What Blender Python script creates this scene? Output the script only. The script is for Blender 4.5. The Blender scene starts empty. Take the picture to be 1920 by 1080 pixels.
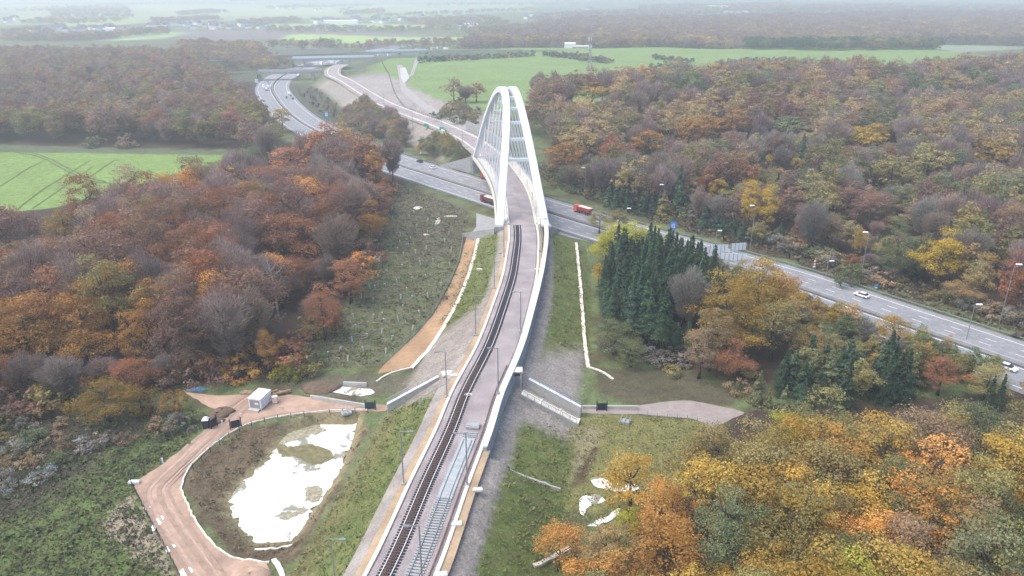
import bpy, math, random
import numpy as np
from mathutils import Vector, Matrix
from mathutils.geometry import delaunay_2d_cdt
R = math.radians
random.seed(7); rng = np.random.default_rng(11)
scene = bpy.context.scene
COL = scene.collection

# ------------------------------------------------------------ camera, sky, sun, exposure
F = 1400.0; HC = 78.0; YH = -25.0
TH = math.atan((540 - YH) / F); CT, ST = math.cos(TH), math.sin(TH)
cam = bpy.data.cameras.new('camera'); cam.lens = 36 * F / 1920; cam.sensor_width = 36
cam.clip_start = 1; cam.clip_end = 20000
co = bpy.data.objects.new('camera', cam); COL.objects.link(co)
co.location = (0, 0, HC); co.rotation_euler = (math.pi / 2 - TH, 0, 0)
scene.camera = co
SUN_EL, SUN_AZ = R(60), R(-105)          # azimuth measured clockwise from +Y (north)
w = bpy.data.worlds.new('World'); scene.world = w; w.use_nodes = True
nt = w.node_tree; sky = nt.nodes.new('ShaderNodeTexSky'); sky.sky_type = 'NISHITA'
sky.sun_disc = False; sky.sun_elevation = SUN_EL; sky.sun_rotation = SUN_AZ
sky.air_density = 1.0; sky.dust_density = 3.2; sky.ozone_density = 0.9
nt.links.new(sky.outputs[0], nt.nodes['Background'].inputs[0]); nt.nodes['Background'].inputs[1].default_value = 0.15
sl = bpy.data.lights.new('sun', 'SUN'); sl.energy = 1.35; sl.angle = R(50); sl.color = (1, 0.95, 0.88)
so = bpy.data.objects.new('sun', sl); COL.objects.link(so)
so.rotation_euler = (math.pi / 2 - SUN_EL, 0, math.pi - SUN_AZ)
vs = scene.view_settings; vs.view_transform = 'Standard'; vs.look = 'None'; vs.gamma = 1; vs.use_curve_mapping = False
vs.exposure = 1.02
scene.cycles.max_bounces = 6; scene.cycles.diffuse_bounces = 3; scene.cycles.glossy_bounces = 2
scene.cycles.transparent_max_bounces = 6; scene.cycles.volume_bounces = 3
HAZE = 0.00036

def P(px, py, z=-9.0):
    u = (px - 960) / F; v = (py - 540) / F
    t = (z - HC) / (-ST - v * CT)
    return (u * t, (CT - v * ST) * t)
def PP(pts, z=-9.0): return [P(p[0], p[1], p[2] if len(p) > 2 else z) for p in pts]
def scale_at(x, y, z=-9.0): return F / (y * CT - (z - HC) * ST)
def inpoly(poly, x, y):
    x = np.asarray(x, float); y = np.asarray(y, float); c = np.zeros(x.shape, bool)
    n = len(poly)
    for i in range(n):
        x1, y1 = poly[i]; x2, y2 = poly[i - 1]
        if y1 == y2: continue
        c ^= ((y1 > y) != (y2 > y)) & (x < (x2 - x1) * (y - y1) / (y2 - y1) + x1)
    return c
def catmull(p, n=8):
    p = np.array(p, float); out = []
    for i in range(len(p) - 1):
        a = p[max(i - 1, 0)]; b = p[i]; c = p[i + 1]; d = p[min(i + 2, len(p) - 1)]
        for t in np.linspace(0, 1, n, endpoint=False):
            out.append(.5 * (2 * b + (c - a) * t + (2 * a - 5 * b + 4 * c - d) * t * t + (3 * b - a - 3 * c + d) * t ** 3))
    return np.array(out + [p[-1]])
def resample(p, step):
    p = np.array(p, float); d = np.r_[0, np.cumsum(np.hypot(*np.diff(p[:, :2], axis=0).T))]
    n = max(2, int(round(d[-1] / step)) + 1); t = np.linspace(0, d[-1], n)
    return np.stack([np.interp(t, d, p[:, k]) for k in range(p.shape[1])], 1)
def seg_dist(poly, x, y, closed=False):
    """distance to a polyline, sign (left -, right +) and the y of the foot point"""
    best = np.full(np.shape(x), 1e9); sg = np.ones(np.shape(x)); fy = np.zeros(np.shape(x))
    pts = list(poly) + ([poly[0]] if closed else [])
    for (x1, y1), (x2, y2) in zip(pts[:-1], pts[1:]):
        dx, dy = x2 - x1, y2 - y1; L = dx * dx + dy * dy
        if L == 0: continue
        t = np.clip(((x - x1) * dx + (y - y1) * dy) / L, 0, 1)
        ex, ey = x - (x1 + t * dx), y - (y1 + t * dy)
        d = np.hypot(ex, ey); m = d < best
        best = np.where(m, d, best); sg = np.where(m, np.where(ex * dy - ey * dx >= 0, 1, -1), sg); fy = np.where(m, y1 + t * dy, fy)
    return best, sg, fy
def sdpoly(poly, x, y):
    d, _, _ = seg_dist(poly, x, y, True)
    return np.where(inpoly(poly, x, y), -d, d)
def sstep(a, b, v):
    t = np.clip((v - a) / (b - a), 0, 1); return t * t * (3 - 2 * t)
def vnoise(x, y, sc, seed=0):
    r = np.random.default_rng(seed); o = 0
    for k in range(6):
        a = r.uniform(0, 6.28); f = r.uniform(.6, 1.7) / sc; p = r.uniform(0, 6.28)
        o = o + np.sin((x * math.cos(a) + y * math.sin(a)) * f * 6.28 + p + 1.3 * np.sin((x * math.sin(a) - y * math.cos(a)) * f * 3.9 + p))
    return o / 6 * 1.4

# ------------------------------------------------------------ alignments
CLP = [(-22, 60), (-16, 83.4), (-12.4, 105), (-9.6, 121), (-7.5, 136), (-3.2, 158), (0.4, 186), (2.2, 203), (3.2, 220), (3.9, 238),
       (3.7, 254), (2.6, 285), (0.2, 312), (-4.6, 342), (-10.5, 371), (-17.5, 396), (-26, 420), (-46, 464), (-66.6, 500), (-95, 556),
       (-121, 620), (-150, 694), (-170, 738), (-182, 790), (-184, 830), (-178, 860)]
CL = catmull(CLP)
CLN = [tuple(p) for p in CL if p[1] <= 252.5]; CLF = [tuple(p) for p in CL if p[1] >= 369]
Y0B, Y1B = 254.0, 369.0
def cl_x(y): return np.interp(y, CL[:, 1], CL[:, 0])
def off(y, o):
    dx = (cl_x(y + 1) - cl_x(y - 1)) / 2; L = math.hypot(dx, 1)
    return (cl_x(y) + o / L, y - o * dx / L)
FE = catmull([(330, -120), (260, 0), (202, 80), (152, 153), (135, 178), (117, 203), (93, 236), (43, 291), (8, 332), (-26, 372), (-60, 414),
              (-112, 493), (-145, 555), (-181, 640), (-212, 730), (-227, 823), (-225, 930), (-205, 1050), (-170, 1200), (-120, 1420)])
def offset_line(line, o):
    line = np.asarray(line); t = np.gradient(line, axis=0); t /= np.hypot(*t.T)[:, None]
    return line + np.stack([-t[:, 1], t[:, 0]], 1) * o       # + : left of travel
FE = resample(FE, 6)
MWC = offset_line(FE, 15.0)
POND = PP([(432, 940), (440, 975), (480, 1016), (550, 1012), (580, 968), (612, 925), (645, 870), (672, 792), (640, 795), (590, 795), (540, 812), (500, 868), (455, 905)], -11.2)
BASIN = PP([(452, 805), (600, 778), (668, 782), (692, 800), (640, 900), (590, 985), (545, 1050), (500, 1052), (430, 1035), (375, 960), (335, 905), (375, 860)], -9)
PLAT = [(-2, 478), (-38, 530), (-72, 592), (-106, 668), (-136, 742), (-150, 900), (0, 1050), (560, 1050), (560, 620), (220, 540), (70, 490)]
PUDS = [PP([(1105, 897), (1125, 893), (1150, 905), (1190, 908), (1196, 918), (1160, 922), (1118, 912)], -9.0),
        PP([(1085, 960), (1090, 932), (1112, 926), (1132, 933), (1124, 943), (1102, 950), (1096, 968)], -9.0),
        PP([(1100, 985), (1140, 965), (1162, 950), (1155, 968), (1120, 985)], -9.0),
        PP([(622, 735), (640, 725), (690, 728), (703, 736), (680, 742), (640, 738)], -9.0)]
MWCl = [tuple(p) for p in MWC[::3]]
def wall_off(y): return np.interp(y, [110, 116, 157, 199, 238, 256], [5.3, 5.3, 5.5, 6.0, 7.6, 8.4])
def Hgt(x, y):
    x = np.asarray(x, float); y = np.asarray(y, float)
    far = sstep(350, 900, y)
    h = -9.0 + vnoise(x, y, 24, 1) * 0.22 + far * (vnoise(x, y, 420, 2) * 2.0 - 0.5) * sstep(900, 1500, y)
    h = h + 11.5 * sstep(60, -10, sdpoly(PLAT, x, y)) * (1 + 0.18 * vnoise(x, y, 300, 5))
    h = h + sstep(1200, 2600, y) * sstep(-100, 900, x) * 8
    # railway embankments
    d, s, fy = seg_dist(CLN[::2] + [CLN[-1]], x, y)
    left = np.interp(d, [0, 5.6, 8.6, 20.4, 40], [-.55, -.55, -1.7, -9.0, -21])
    wo = wall_off(fy)
    rw = np.where(d < wo - .75, -.55, -3.7 - np.clip(d - wo - 1.5, 0, None) * .40)
    right = np.where(fy > 115.5, rw, left)
    h = np.maximum(h, np.where(s < 0, left, right))
    d2, s2, fy2 = seg_dist(CLF[::3] + [CLF[-1]], x, y)
    h = np.maximum(h, np.interp(d2, [0, 7.2, 20, 40], [-.55, -.55, -9, -21]) - np.where(y > 640, (y - 640) * .012, 0))
    h = np.minimum(h, np.where(s2 > 0, -.6 + np.clip(d2 - 9.5, 0, None) * .42, -.55 + np.clip(d2 - 9, 0, None) * .3) + np.where(y < 366, 50, 0))
    # motorway cut
    dm, _, _ = seg_dist(MWCl, x, y)
    h = np.minimum(h, -9.05 + np.clip(dm - 17, 0, None) * .5)
    h = np.where(dm < 16.4, np.minimum(h, -9.08), h)
    # basin and pond
    b = sdpoly(BASIN, x, y); p = sdpoly(POND, x, y)
    f = np.clip(-b / (np.clip(-b, 0, None) + np.clip(p, 0, None) + 1e-6), 0, 1)
    h = np.where(b < 0, h * (1 - f) + -11.35 * f, h); h = np.where(p < 0, -11.35 - np.clip(-p, 0, 2) * .2, h)
    for q in PUDS:
        qd = sdpoly(q, x, y); h = h - .25 * sstep(1.2, -.6, qd)
    return h
def hz(x, y): return float(Hgt(np.array([x]), np.array([y]))[0])

# ------------------------------------------------------------ materials
MATS = {}
def mat(name, c, rough=.8, var=.12, sc=1.0, metal=0.0, bump=0.0, spec=.3, sc2=None, c2=None):
    if name in MATS: return MATS[name]
    c = [v * .87 for v in c] if max(c) < .6 else c; c2 = [v * .87 for v in c2] if c2 else None
    m = bpy.data.materials.new(name); m.use_nodes = True; t = m.node_tree; b = t.nodes['Principled BSDF']
    b.inputs['Roughness'].default_value = rough; b.inputs['Metallic'].default_value = metal; b.inputs['Specular IOR Level'].default_value = spec
    g = t.nodes.new('ShaderNodeNewGeometry'); n = t.nodes.new('ShaderNodeTexNoise'); n.inputs['Scale'].default_value = sc; n.inputs['Detail'].default_value = 5
    n.inputs['Roughness'].default_value = .65
    t.links.new(g.outputs['Position'], n.inputs['Vector'])
    r = t.nodes.new('ShaderNodeValToRGB'); e = r.color_ramp.elements
    lo = c2 if c2 else [v * (1 - var * 1.6) for v in c]; hi = [min(1, v * (1 + var * 1.6)) for v in c] if not c2 else c
    e[0].position = .3; e[1].position = .7; e[0].color = (*lo, 1); e[1].color = (*hi, 1)
    t.links.new(n.outputs['Fac'], r.inputs['Fac']); out = r.outputs['Color']
    if sc2:
        n2 = t.nodes.new('ShaderNodeTexNoise'); n2.inputs['Scale'].default_value = sc2; n2.inputs['Detail'].default_value = 4
        t.links.new(g.outputs['Position'], n2.inputs['Vector'])
        mr = t.nodes.new('ShaderNodeMapRange'); mr.inputs[1].default_value = .3; mr.inputs[2].default_value = .7; mr.inputs[3].default_value = .78; mr.inputs[4].default_value = 1.2
        t.links.new(n2.outputs['Fac'], mr.inputs[0])
        mx = t.nodes.new('ShaderNodeMix'); mx.data_type = 'RGBA'; mx.blend_type = 'MULTIPLY'; mx.inputs[0].default_value = 1
        t.links.new(out, mx.inputs[6]); t.links.new(mr.outputs[0], mx.inputs[7]); out = mx.outputs[2]
    t.links.new(out, b.inputs['Base Color'])
    if bump:
        bp = t.nodes.new('ShaderNodeBump'); bp.inputs['Strength'].default_value = bump; bp.inputs['Distance'].default_value = .3
        t.links.new(n.outputs['Fac'], bp.inputs['Height']); t.links.new(bp.outputs['Normal'], b.inputs['Normal'])
    MATS[name] = m; return m
def leaf_mat():
    m = bpy.data.materials.new('foliage'); m.use_nodes = True; t = m.node_tree; t.nodes.remove(t.nodes['Principled BSDF'])
    oi = t.nodes.new('ShaderNodeObjectInfo'); a = t.nodes.new('ShaderNodeAttribute'); a.attribute_name = 'tone'
    a2 = t.nodes.new('ShaderNodeAttribute'); a2.attribute_name = 'hue'
    def mul(x, y):
        mx = t.nodes.new('ShaderNodeMix'); mx.data_type = 'RGBA'; mx.blend_type = 'MULTIPLY'; mx.inputs[0].default_value = 1
        t.links.new(x, mx.inputs[6])
        if hasattr(y, 'is_linked'): t.links.new(y, mx.inputs[7])
        else: mx.inputs[7].default_value = y
        return mx.outputs[2]
    warm = mul(oi.outputs['Color'], (1.16, 1.05, .8, 1)); cool = mul(oi.outputs['Color'], (.86, .98, 1.12, 1))
    mx = t.nodes.new('ShaderNodeMix'); mx.data_type = 'RGBA'; t.links.new(a2.outputs['Fac'], mx.inputs[0]); t.links.new(cool, mx.inputs[6]); t.links.new(warm, mx.inputs[7])
    c = mul(mx.outputs[2], a.outputs['Fac'])
    d = t.nodes.new('ShaderNodeBsdfDiffuse'); tr = t.nodes.new('ShaderNodeBsdfTranslucent'); ms = t.nodes.new('ShaderNodeMixShader'); ms.inputs[0].default_value = .32
    t.links.new(c, d.inputs['Color']); t.links.new(c, tr.inputs['Color']); t.links.new(d.outputs[0], ms.inputs[1]); t.links.new(tr.outputs[0], ms.inputs[2])
    t.links.new(ms.outputs[0], t.nodes['Material Output'].inputs[0]); return m
def attr_mat(name, attr='col', noise=None, bump=0.0):
    m = bpy.data.materials.new(name); m.use_nodes = True; t = m.node_tree; b = t.nodes['Principled BSDF']
    b.inputs['Roughness'].default_value = .95; b.inputs['Specular IOR Level'].default_value = .1
    a = t.nodes.new('ShaderNodeAttribute'); a.attribute_name = attr; out = a.outputs['Color']
    if noise:
        g = t.nodes.new('ShaderNodeNewGeometry'); last = None
        for sc, lo, hi in noise:
            n = t.nodes.new('ShaderNodeTexNoise'); n.inputs['Scale'].default_value = sc; n.inputs['Detail'].default_value = 5; n.inputs['Roughness'].default_value = .7
            t.links.new(g.outputs['Position'], n.inputs['Vector'])
            mr = t.nodes.new('ShaderNodeMapRange'); mr.inputs[1].default_value = .3; mr.inputs[2].default_value = .7; mr.inputs[3].default_value = lo; mr.inputs[4].default_value = hi
            t.links.new(n.outputs['Fac'], mr.inputs[0])
            mx = t.nodes.new('ShaderNodeMix'); mx.data_type = 'RGBA'; mx.blend_type = 'MULTIPLY'; mx.inputs[0].default_value = 1
            t.links.new(out, mx.inputs[6]); t.links.new(mr.outputs[0], mx.inputs[7]); out = mx.outputs[2]; last = n
        if bump:
            bp = t.nodes.new('ShaderNodeBump'); bp.inputs['Strength'].default_value = bump; bp.inputs['Distance'].default_value = .4
            t.links.new(last.outputs['Fac'], bp.inputs['Height']); t.links.new(bp.outputs['Normal'], b.inputs['Normal'])
    t.links.new(out, b.inputs['Base Color']); return m
FOL = leaf_mat()
FOLC = attr_mat('forest_foliage')
M = dict(
    white=mat('white_steel', (.64, .68, .72), .45, .04, .3), cream=mat('cream_concrete', (.64, .60, .52), .85, .12, .8),
    conc=mat('grey_concrete', (.36, .37, .37), .85, .12, .7, bump=.05), pale=mat('pale_concrete', (.50, .49, .46), .85, .1, .9),
    shadec=mat('blue_shade_wall_concrete', (.36, .42, .46), .8, .1, .5), dark=mat('dark_metal', (.03, .035, .045), .5, .1, 2),  # wall concrete: bluish tint of its shaded face put into the base colour
    galv=mat('galvanised_steel', (.33, .36, .38), .45, .08, 3, metal=.5), ballast=mat('ballast_stone', (.36, .315, .315), .95, .28, 5.0, bump=.5, sc2=.18),
    rail=mat('worn_rail_top', (.72, .70, .70), .35, .05, 2, metal=.3), rust=mat('rusty_rail', (.17, .11, .09), .8, .2, 3),
    sleeper=mat('dark_sleeper', (.035, .028, .032), .85, .2, 3), newsleeper=mat('new_concrete_sleeper', (.37, .39, .39), .8, .12, 1.2),
    tan=mat('tan_sand', (.43, .32, .205), .95, .08, 1.2, bump=.1, sc2=.15), brownpath=mat('brown_sand_path', (.40, .26, .15), .95, .08, .8, bump=.1, sc2=.1),
    gravel=mat('grey_gravel', (.33, .30, .275), .95, .16, 2.5, bump=.3, sc2=.2), dirt=mat('reddish_dirt', (.43, .30, .225), .95, .12, .5, bump=.15, sc2=.12),
    asphalt=mat('asphalt', (.275, .28, .295), .8, .1, .25, sc2=2.5), paint=mat('road_paint', (.75, .76, .76), .7, .12, 2), oldasphalt=mat('median_asphalt', (.08, .08, .085), .9, .15, .5),
    stone=mat('white_stone', (.66, .62, .54), .9, .2, 2.5, bump=.3), pathgrey=mat('pale_track', (.33, .28, .26), .95, .1, .6),
    bark=mat('bark', (.085, .065, .055), .95, .25, 2.5), palebark=mat('pale_bark', (.42, .41, .40), .9, .15, 2.5),
    red=mat('red_paint', (.50, .07, .06), .4, .04, 1), orange=mat('orange_red_paint', (.62, .13, .06), .4, .05, 1), maroon=mat('maroon_paint', (.20, .06, .09), .4, .05, 1),
    glass=mat('dark_glass', (.03, .04, .05), .15, .05, 1, spec=.5), tyre=mat('tyre_rubber', (.02, .02, .02), .9, .1, 3), carwhite=mat('white_car_paint', (.78, .8, .82), .3, .02, 1),
    carblack=mat('black_car_paint', (.03, .035, .045), .3, .02, 1), carsilver=mat('silver_car_paint', (.5, .55, .62), .3, .02, 1),
    lamp=mat('lamp_cover', (.85, .85, .85), .4, .02, 1), sand=mat('pale_load', (.72, .62, .52), .9, .1, 2), grey=mat('grey_panel', (.30, .33, .35), .6, .05, 1),
    blue=mat('blue_sign', (.03, .22, .62), .4, .04, 1), signw=mat('white_sign', (.8, .82, .84), .4, .02, 1), signred=mat('red_sign', (.6, .06, .08), .4, .02, 1),
    green=mat('green_tarp', (.06, .40, .26), .6, .15, 1.5), bluetarp=mat('blue_tarp', (.12, .30, .52), .5, .25, 1.5), soil=mat('brown_soil', (.16, .115, .08), .95, .25, 1.2, bump=.4),
    wood=mat('cut_logs', (.34, .24, .16), .9, .25, 2), navy=mat('navy_gate_paint', (.02, .035, .07), .5, .05, 1), teal=mat('dark_teal_gate', (.02, .06, .08), .5, .05, 1),
    guard=mat('tree_guard_plastic', (.46, .49, .42), .7, .15, 2), roof=mat('slate_roof', (.13, .13, .15), .8, .15, .5), redroof=mat('brown_roof', (.24, .15, .12), .8, .15, .5),
    wall=mat('rendered_wall', (.78, .76, .72), .85, .08, .5), noise=mat('pale_panel', (.62, .68, .72), .4, .05, .6), sheet=mat('plastic_sheeting', (.40, .43, .44), .5, .12, .9),
    container=mat('white_container', (.80, .80, .80), .5, .03, 1), cgrey=mat('container_grey', (.30, .30, .34), .5, .05, 1))
def water_mat():
    m = bpy.data.materials.new('milky_sky_white_water'); m.use_nodes = True; t = m.node_tree; b = t.nodes['Principled BSDF']
    g = t.nodes.new('ShaderNodeNewGeometry'); n = t.nodes.new('ShaderNodeTexNoise'); n.inputs['Scale'].default_value = .16; n.inputs['Detail'].default_value = 7
    n.inputs['Roughness'].default_value = .6; n.inputs['Distortion'].default_value = .8
    t.links.new(g.outputs['Position'], n.inputs['Vector'])
    r = t.nodes.new('ShaderNodeValToRGB'); e = r.color_ramp.elements
    e[0].position = .40; e[0].color = (.26, .24, .16, 1); e[1].position = .47; e[1].color = (.93, .94, .92, 1)  # reflected overcast sky painted white into the milky water's base colour
    t.links.new(n.outputs['Fac'], r.inputs['Fac']); t.links.new(r.outputs['Color'], b.inputs['Base Color'])
    b.inputs['Roughness'].default_value = .08; b.inputs['Specular IOR Level'].default_value = .9; return m
M['water'] = water_mat()

# ------------------------------------------------------------ mesh helpers
def tag(o, label=None, cat=None, group=None, kind=None):
    if label: o['label'] = label
    if cat: o['category'] = cat
    if group: o['group'] = group
    if kind: o['kind'] = kind
    return o
def thing(name, loc, label, cat, group=None, rz=0.0):
    o = bpy.data.objects.new(name, None); COL.objects.link(o); o.location = loc; o.rotation_euler = (0, 0, rz)
    o.empty_display_size = .3
    return tag(o, label, cat, group)
class MB:
    def __init__(s): s.v = []; s.f = []
    def poly(s, pts): n = len(s.v); s.v += [tuple(p) for p in pts]; s.f.append(tuple(range(n, n + len(pts)))); return s
    def box(s, c, d, rz=0.0):
        cx, cy, cz = c; a, b, h = d[0] / 2, d[1] / 2, d[2] / 2; n = len(s.v); k, q = math.cos(rz), math.sin(rz)
        for z in (-h, h):
            for x, y in ((-a, -b), (a, -b), (a, b), (-a, b)): s.v.append((cx + x * k - y * q, cy + x * q + y * k, cz + z))
        s.f += [(n, n + 3, n + 2, n + 1), (n + 4, n + 5, n + 6, n + 7)] + [(n + i, n + (i + 1) % 4, n + 4 + (i + 1) % 4, n + 4 + i) for i in range(4)]; return s
    def hull8(s, lo, hi):                      # two quads (bottom, top), each 4 points ccw
        n = len(s.v); s.v += [tuple(p) for p in lo] + [tuple(p) for p in hi]
        s.f += [(n, n + 3, n + 2, n + 1), (n + 4, n + 5, n + 6, n + 7)] + [(n + i, n + (i + 1) % 4, n + 4 + (i + 1) % 4, n + 4 + i) for i in range(4)]; return s
    def tube(s, pts, rad, k=6, cap=True):
        pts = [Vector(p) for p in pts]; n0 = len(s.v); rs = rad if isinstance(rad, (list, tuple)) else [rad] * len(pts)
        for i, p in enumerate(pts):
            t = (pts[min(i + 1, len(pts) - 1)] - pts[max(i - 1, 0)]).normalized()
            u = t.cross(Vector((0, 0, 1)) if abs(t.z) < .95 else Vector((1, 0, 0))).normalized(); v = t.cross(u)
            for j in range(k):
                a = 2 * math.pi * j / k; s.v.append(tuple(p + (u * math.cos(a) + v * math.sin(a)) * rs[i]))
        for i in range(len(pts) - 1):
            for j in range(k):
                a = n0 + i * k + j; b = n0 + i * k + (j + 1) % k; s.f.append((a, b, b + k, a + k))
        if cap: s.f.append(tuple(n0 + j for j in range(k))[::-1]); s.f.append(tuple(n0 + (len(pts) - 1) * k + j for j in range(k)))
        return s
    def loft(s, secs, closed=True, cap=True):   # list of point rings
        n0 = len(s.v); k = len(secs[0])
        for r in secs: s.v += [tuple(p) for p in r]
        for i in range(len(secs) - 1):
            for j in range(k if closed else k - 1):
                a = n0 + i * k + j; b = n0 + i * k + (j + 1) % k; s.f.append((a, a + k, b + k, b))
        if cap and closed: s.f.append(tuple(range(n0, n0 + k))); s.f.append(tuple(n0 + (len(secs) - 1) * k + j for j in range(k))[::-1])
        return s
    def build(s, name, m, parent=None, smooth=False):
        me = bpy.data.meshes.new(name); me.from_pydata(s.v, [], s.f); me.update()
        if smooth: me.polygons.foreach_set('use_smooth', [True] * len(me.polygons))
        o = bpy.data.objects.new(name, me); COL.objects.link(o); me.materials.append(M[m] if isinstance(m, str) else m)
        if parent: o.parent = parent
        return o
def strip(line, o0, o1, z0, z1=None, n=1):
    """flat ribbon along a world polyline between two lateral offsets (left +)"""
    a = offset_line(line, o0); b = offset_line(line, o1); m = MB(); z1 = z0 if z1 is None else z1
    za = z0 if callable(z0) else (lambda x, y: z0); zb = z1 if callable(z1) else (lambda x, y: z1)
    m.loft([[(p[0], p[1], za(*p)), (q[0], q[1], zb(*q))] for p, q in zip(a, b)], closed=False); return m
def prism_along(line, o0, o1, z0, z1):
    a = offset_line(line, o0); b = offset_line(line, o1); m = MB()
    f0 = z0 if callable(z0) else (lambda x, y: z0); f1 = z1 if callable(z1) else (lambda x, y: z1)
    m.loft([[(p[0], p[1], f0(*p)), (p[0], p[1], f1(*p)), (q[0], q[1], f1(*q)), (q[0], q[1], f0(*q))] for p, q in zip(a, b)]); return m
def drape(name, poly, m, dz=.07, res=1.5, kind='structure', z=None, jit=0.0):
    pts = [Vector(p) for p in poly]; e = []
    b = resample(np.array(list(poly) + [poly[0]]), res)[:-1]
    if jit: b = b + rng.normal(0, jit, b.shape)
    xs = b[:, 0]; ys = b[:, 1]
    gx, gy = np.meshgrid(np.arange(xs.min(), xs.max(), res), np.arange(ys.min(), ys.max(), res))
    gx = gx.ravel() + rng.uniform(-.1, .1, gx.size) * res; gy = gy.ravel() + rng.uniform(-.1, .1, gy.size) * res
    d = sdpoly([tuple(q) for q in b], gx, gy); k = d < -res * .4
    allp = [Vector((float(x), float(y))) for x, y in zip(np.r_[xs, gx[k]], np.r_[ys, gy[k]])]
    n = len(xs); r = delaunay_2d_cdt(allp, [(i, (i + 1) % n) for i in range(n)], [list(range(n))], 1, 1e-4)
    V = np.array([tuple(v) for v in r[0]]); hh = Hgt(V[:, 0], V[:, 1]) + dz if z is None else np.full(len(V), z)
    mb = MB(); mb.v = [(a, c, q) for (a, c), q in zip(V.tolist(), hh.tolist())]; mb.f = [tuple(t) for t in r[2]]
    o = mb.build(name, m, smooth=True)
    me = o.data
    if len(me.polygons) and me.polygons[0].normal.z < 0: me.flip_normals()
    if kind: o['kind'] = kind
    return o
def copy_tree(o, parent=None):
    c = o.copy(); COL.objects.link(c)
    if parent: c.parent = parent
    for ch in list(o.children): copy_tree(ch, c)
    return c
def set_face_attr(me, name, arr, typ='FLOAT'):
    a = me.attributes.new(name, typ, 'FACE')
    a.data.foreach_set('value' if typ == 'FLOAT' else 'color', np.asarray(arr, np.float32).ravel())
def quad_mesh(name, V):
    n = len(V); me = bpy.data.meshes.new(name); me.vertices.add(n * 4); me.vertices.foreach_set('co', V.astype(np.float32).ravel())
    me.loops.add(n * 4); me.loops.foreach_set('vertex_index', np.arange(n * 4, dtype=np.int32))
    me.polygons.add(n); me.polygons.foreach_set('loop_start', np.arange(0, n * 4, 4, dtype=np.int32))
    me.update(calc_edges=True); return me

#@@GROUND
# ------------------------------------------------------------ ground with its natural cover
def axis(breaks):
    out = [breaks[0][0]]
    for (a, s0), (b, s1) in zip(breaks[:-1], breaks[1:]):
        x = a
        while x < b - 1e-6:
            t = (x - a) / (b - a); x += s0 + (s1 - s0) * t; out.append(min(x, b))
    return np.array(sorted(set(np.round(out, 3))))
gx = axis([(-7200, 400), (-1500, 60), (-420, 8), (-160, 2.4), (-75, .8), (60, .8), (150, 2.4), (420, 8), (1500, 60), (7200, 400)])
gy = axis([(-400, 40), (60, 2), (80, .8), (275, .8), (430, 2.2), (1100, 10), (2600, 40), (8800, 300)])
GX, GY = np.meshgrid(gx, gy); X = GX.ravel(); Y = GY.ravel(); Z = Hgt(X, Y)
C = np.zeros((len(X), 3)); C[:] = (.15, .19, .085)
def mixc(mask, c):
    global C
    mask = np.clip(mask, 0, 1)[:, None]; C = C * (1 - mask) + np.array(c) * mask
wob = lambda sc, s: vnoise(X, Y, sc, s)
mixc(sstep(-.2, .5, wob(14, 21)), (.115, .10, .06))
mixc(sstep(.0, .6, wob(5, 22)) * .6, (.10, .14, .05))
def zone(poly, c, soft=1.5, wobble=1.2, wsc=6, seed=30, amt=1.0):
    bx = np.array(poly); lo = bx.min(0) - 30; hi = bx.max(0) + 30
    k = (X > lo[0]) & (X < hi[0]) & (Y > lo[1]) & (Y < hi[1])
    d = np.full(len(X), 1e3); d[k] = sdpoly(poly, X[k], Y[k]) + vnoise(X[k], Y[k], wsc, seed) * wobble
    m = sstep(soft, -soft, d) * amt; mixc(m, c)
# far farmland
FIELDS = [([(0, 48), (420, 40), (780, 30), (1000, 22), (1000, 8), (0, 8)], (.27, .32, .17)), ([(240, 10), (620, 14), (640, 28), (330, 30)], (.34, .38, .2)),
          ([(60, 40), (250, 33), (250, 46), (90, 50)], (.33, .42, .16)), ([(300, 58), (560, 56), (830, 66), (830, 70), (350, 76)], (.20, .175, .16)),
          ([(180, 76), (310, 58), (360, 62), (300, 74)], (.30, .42, .20)), ([(540, 66), (800, 68), (960, 70), (950, 82), (520, 80)], (.34, .46, .14)),
          ([(500, 44), (700, 44), (860, 48), (860, 52), (500, 54)], (.33, .44, .17)), ([(340, 80), (560, 82), (640, 92), (400, 92)], (.2, .24, .17)),
          ([(0, 52), (40, 52), (40, 66), (0, 66)], (.33, .45, .15)), ([(1250, 100), (1640, 106), (1920, 92), (1920, 86), (1750, 86), (1300, 95)], (.26, .29, .20))]
for p, c in FIELDS: zone(PP(p, -9), c, 8, 5, 60)
FOREST = (.075, .055, .042)
zone(PP([(-500, 470), (0, 398), (230, 360), (440, 300), (600, 250), (770, 310), (740, 420), (660, 560), (540, 700), (340, 725), (130, 775), (-400, 900)]), FOREST, 2, 2)
zone(PP([(-400, 270), (440, 280), (520, 240), (480, 150), (400, 90), (-500, 90)]), FOREST, 4, 3)
zone(PP([(1010, 330), (1150, 395), (1500, 490), (2000, 640), (2400, 500), (2100, 130), (1400, 140), (1080, 180)]), FOREST, 3, 3)
zone(PP([(1330, 820), (1400, 770), (1960, 730), (2100, 1150), (1150, 1150), (1180, 1010), (1250, 930)]), FOREST, 1.5, 1.5)
zone(PP([(1130, 480), (1120, 660), (1260, 690), (1400, 720), (1900, 690), (1640, 620), (1480, 520)]), FOREST, 1.5, 1.5)
zone(PLAT, (.20, .29, .10), 10, 2, 40)
zone(PP([(-60, 283), (0, 285), (440, 291), (230, 355), (100, 390), (-80, 410)]), (.21, .31, .09), 1, .5, 20)
zone(PP([(-60, 268), (0, 271), (440, 284), (440, 291), (0, 284), (-60, 282)]), (.12, .15, .09), 1, .5, 20)
zone(PP([(610, 136), (690, 121), (760, 108), (900, 102), (1060, 107), (900, 116), (790, 121), (740, 123), (700, 130), (640, 140)], -4), (.105, .125, .085), 3, 3, 30)
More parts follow.
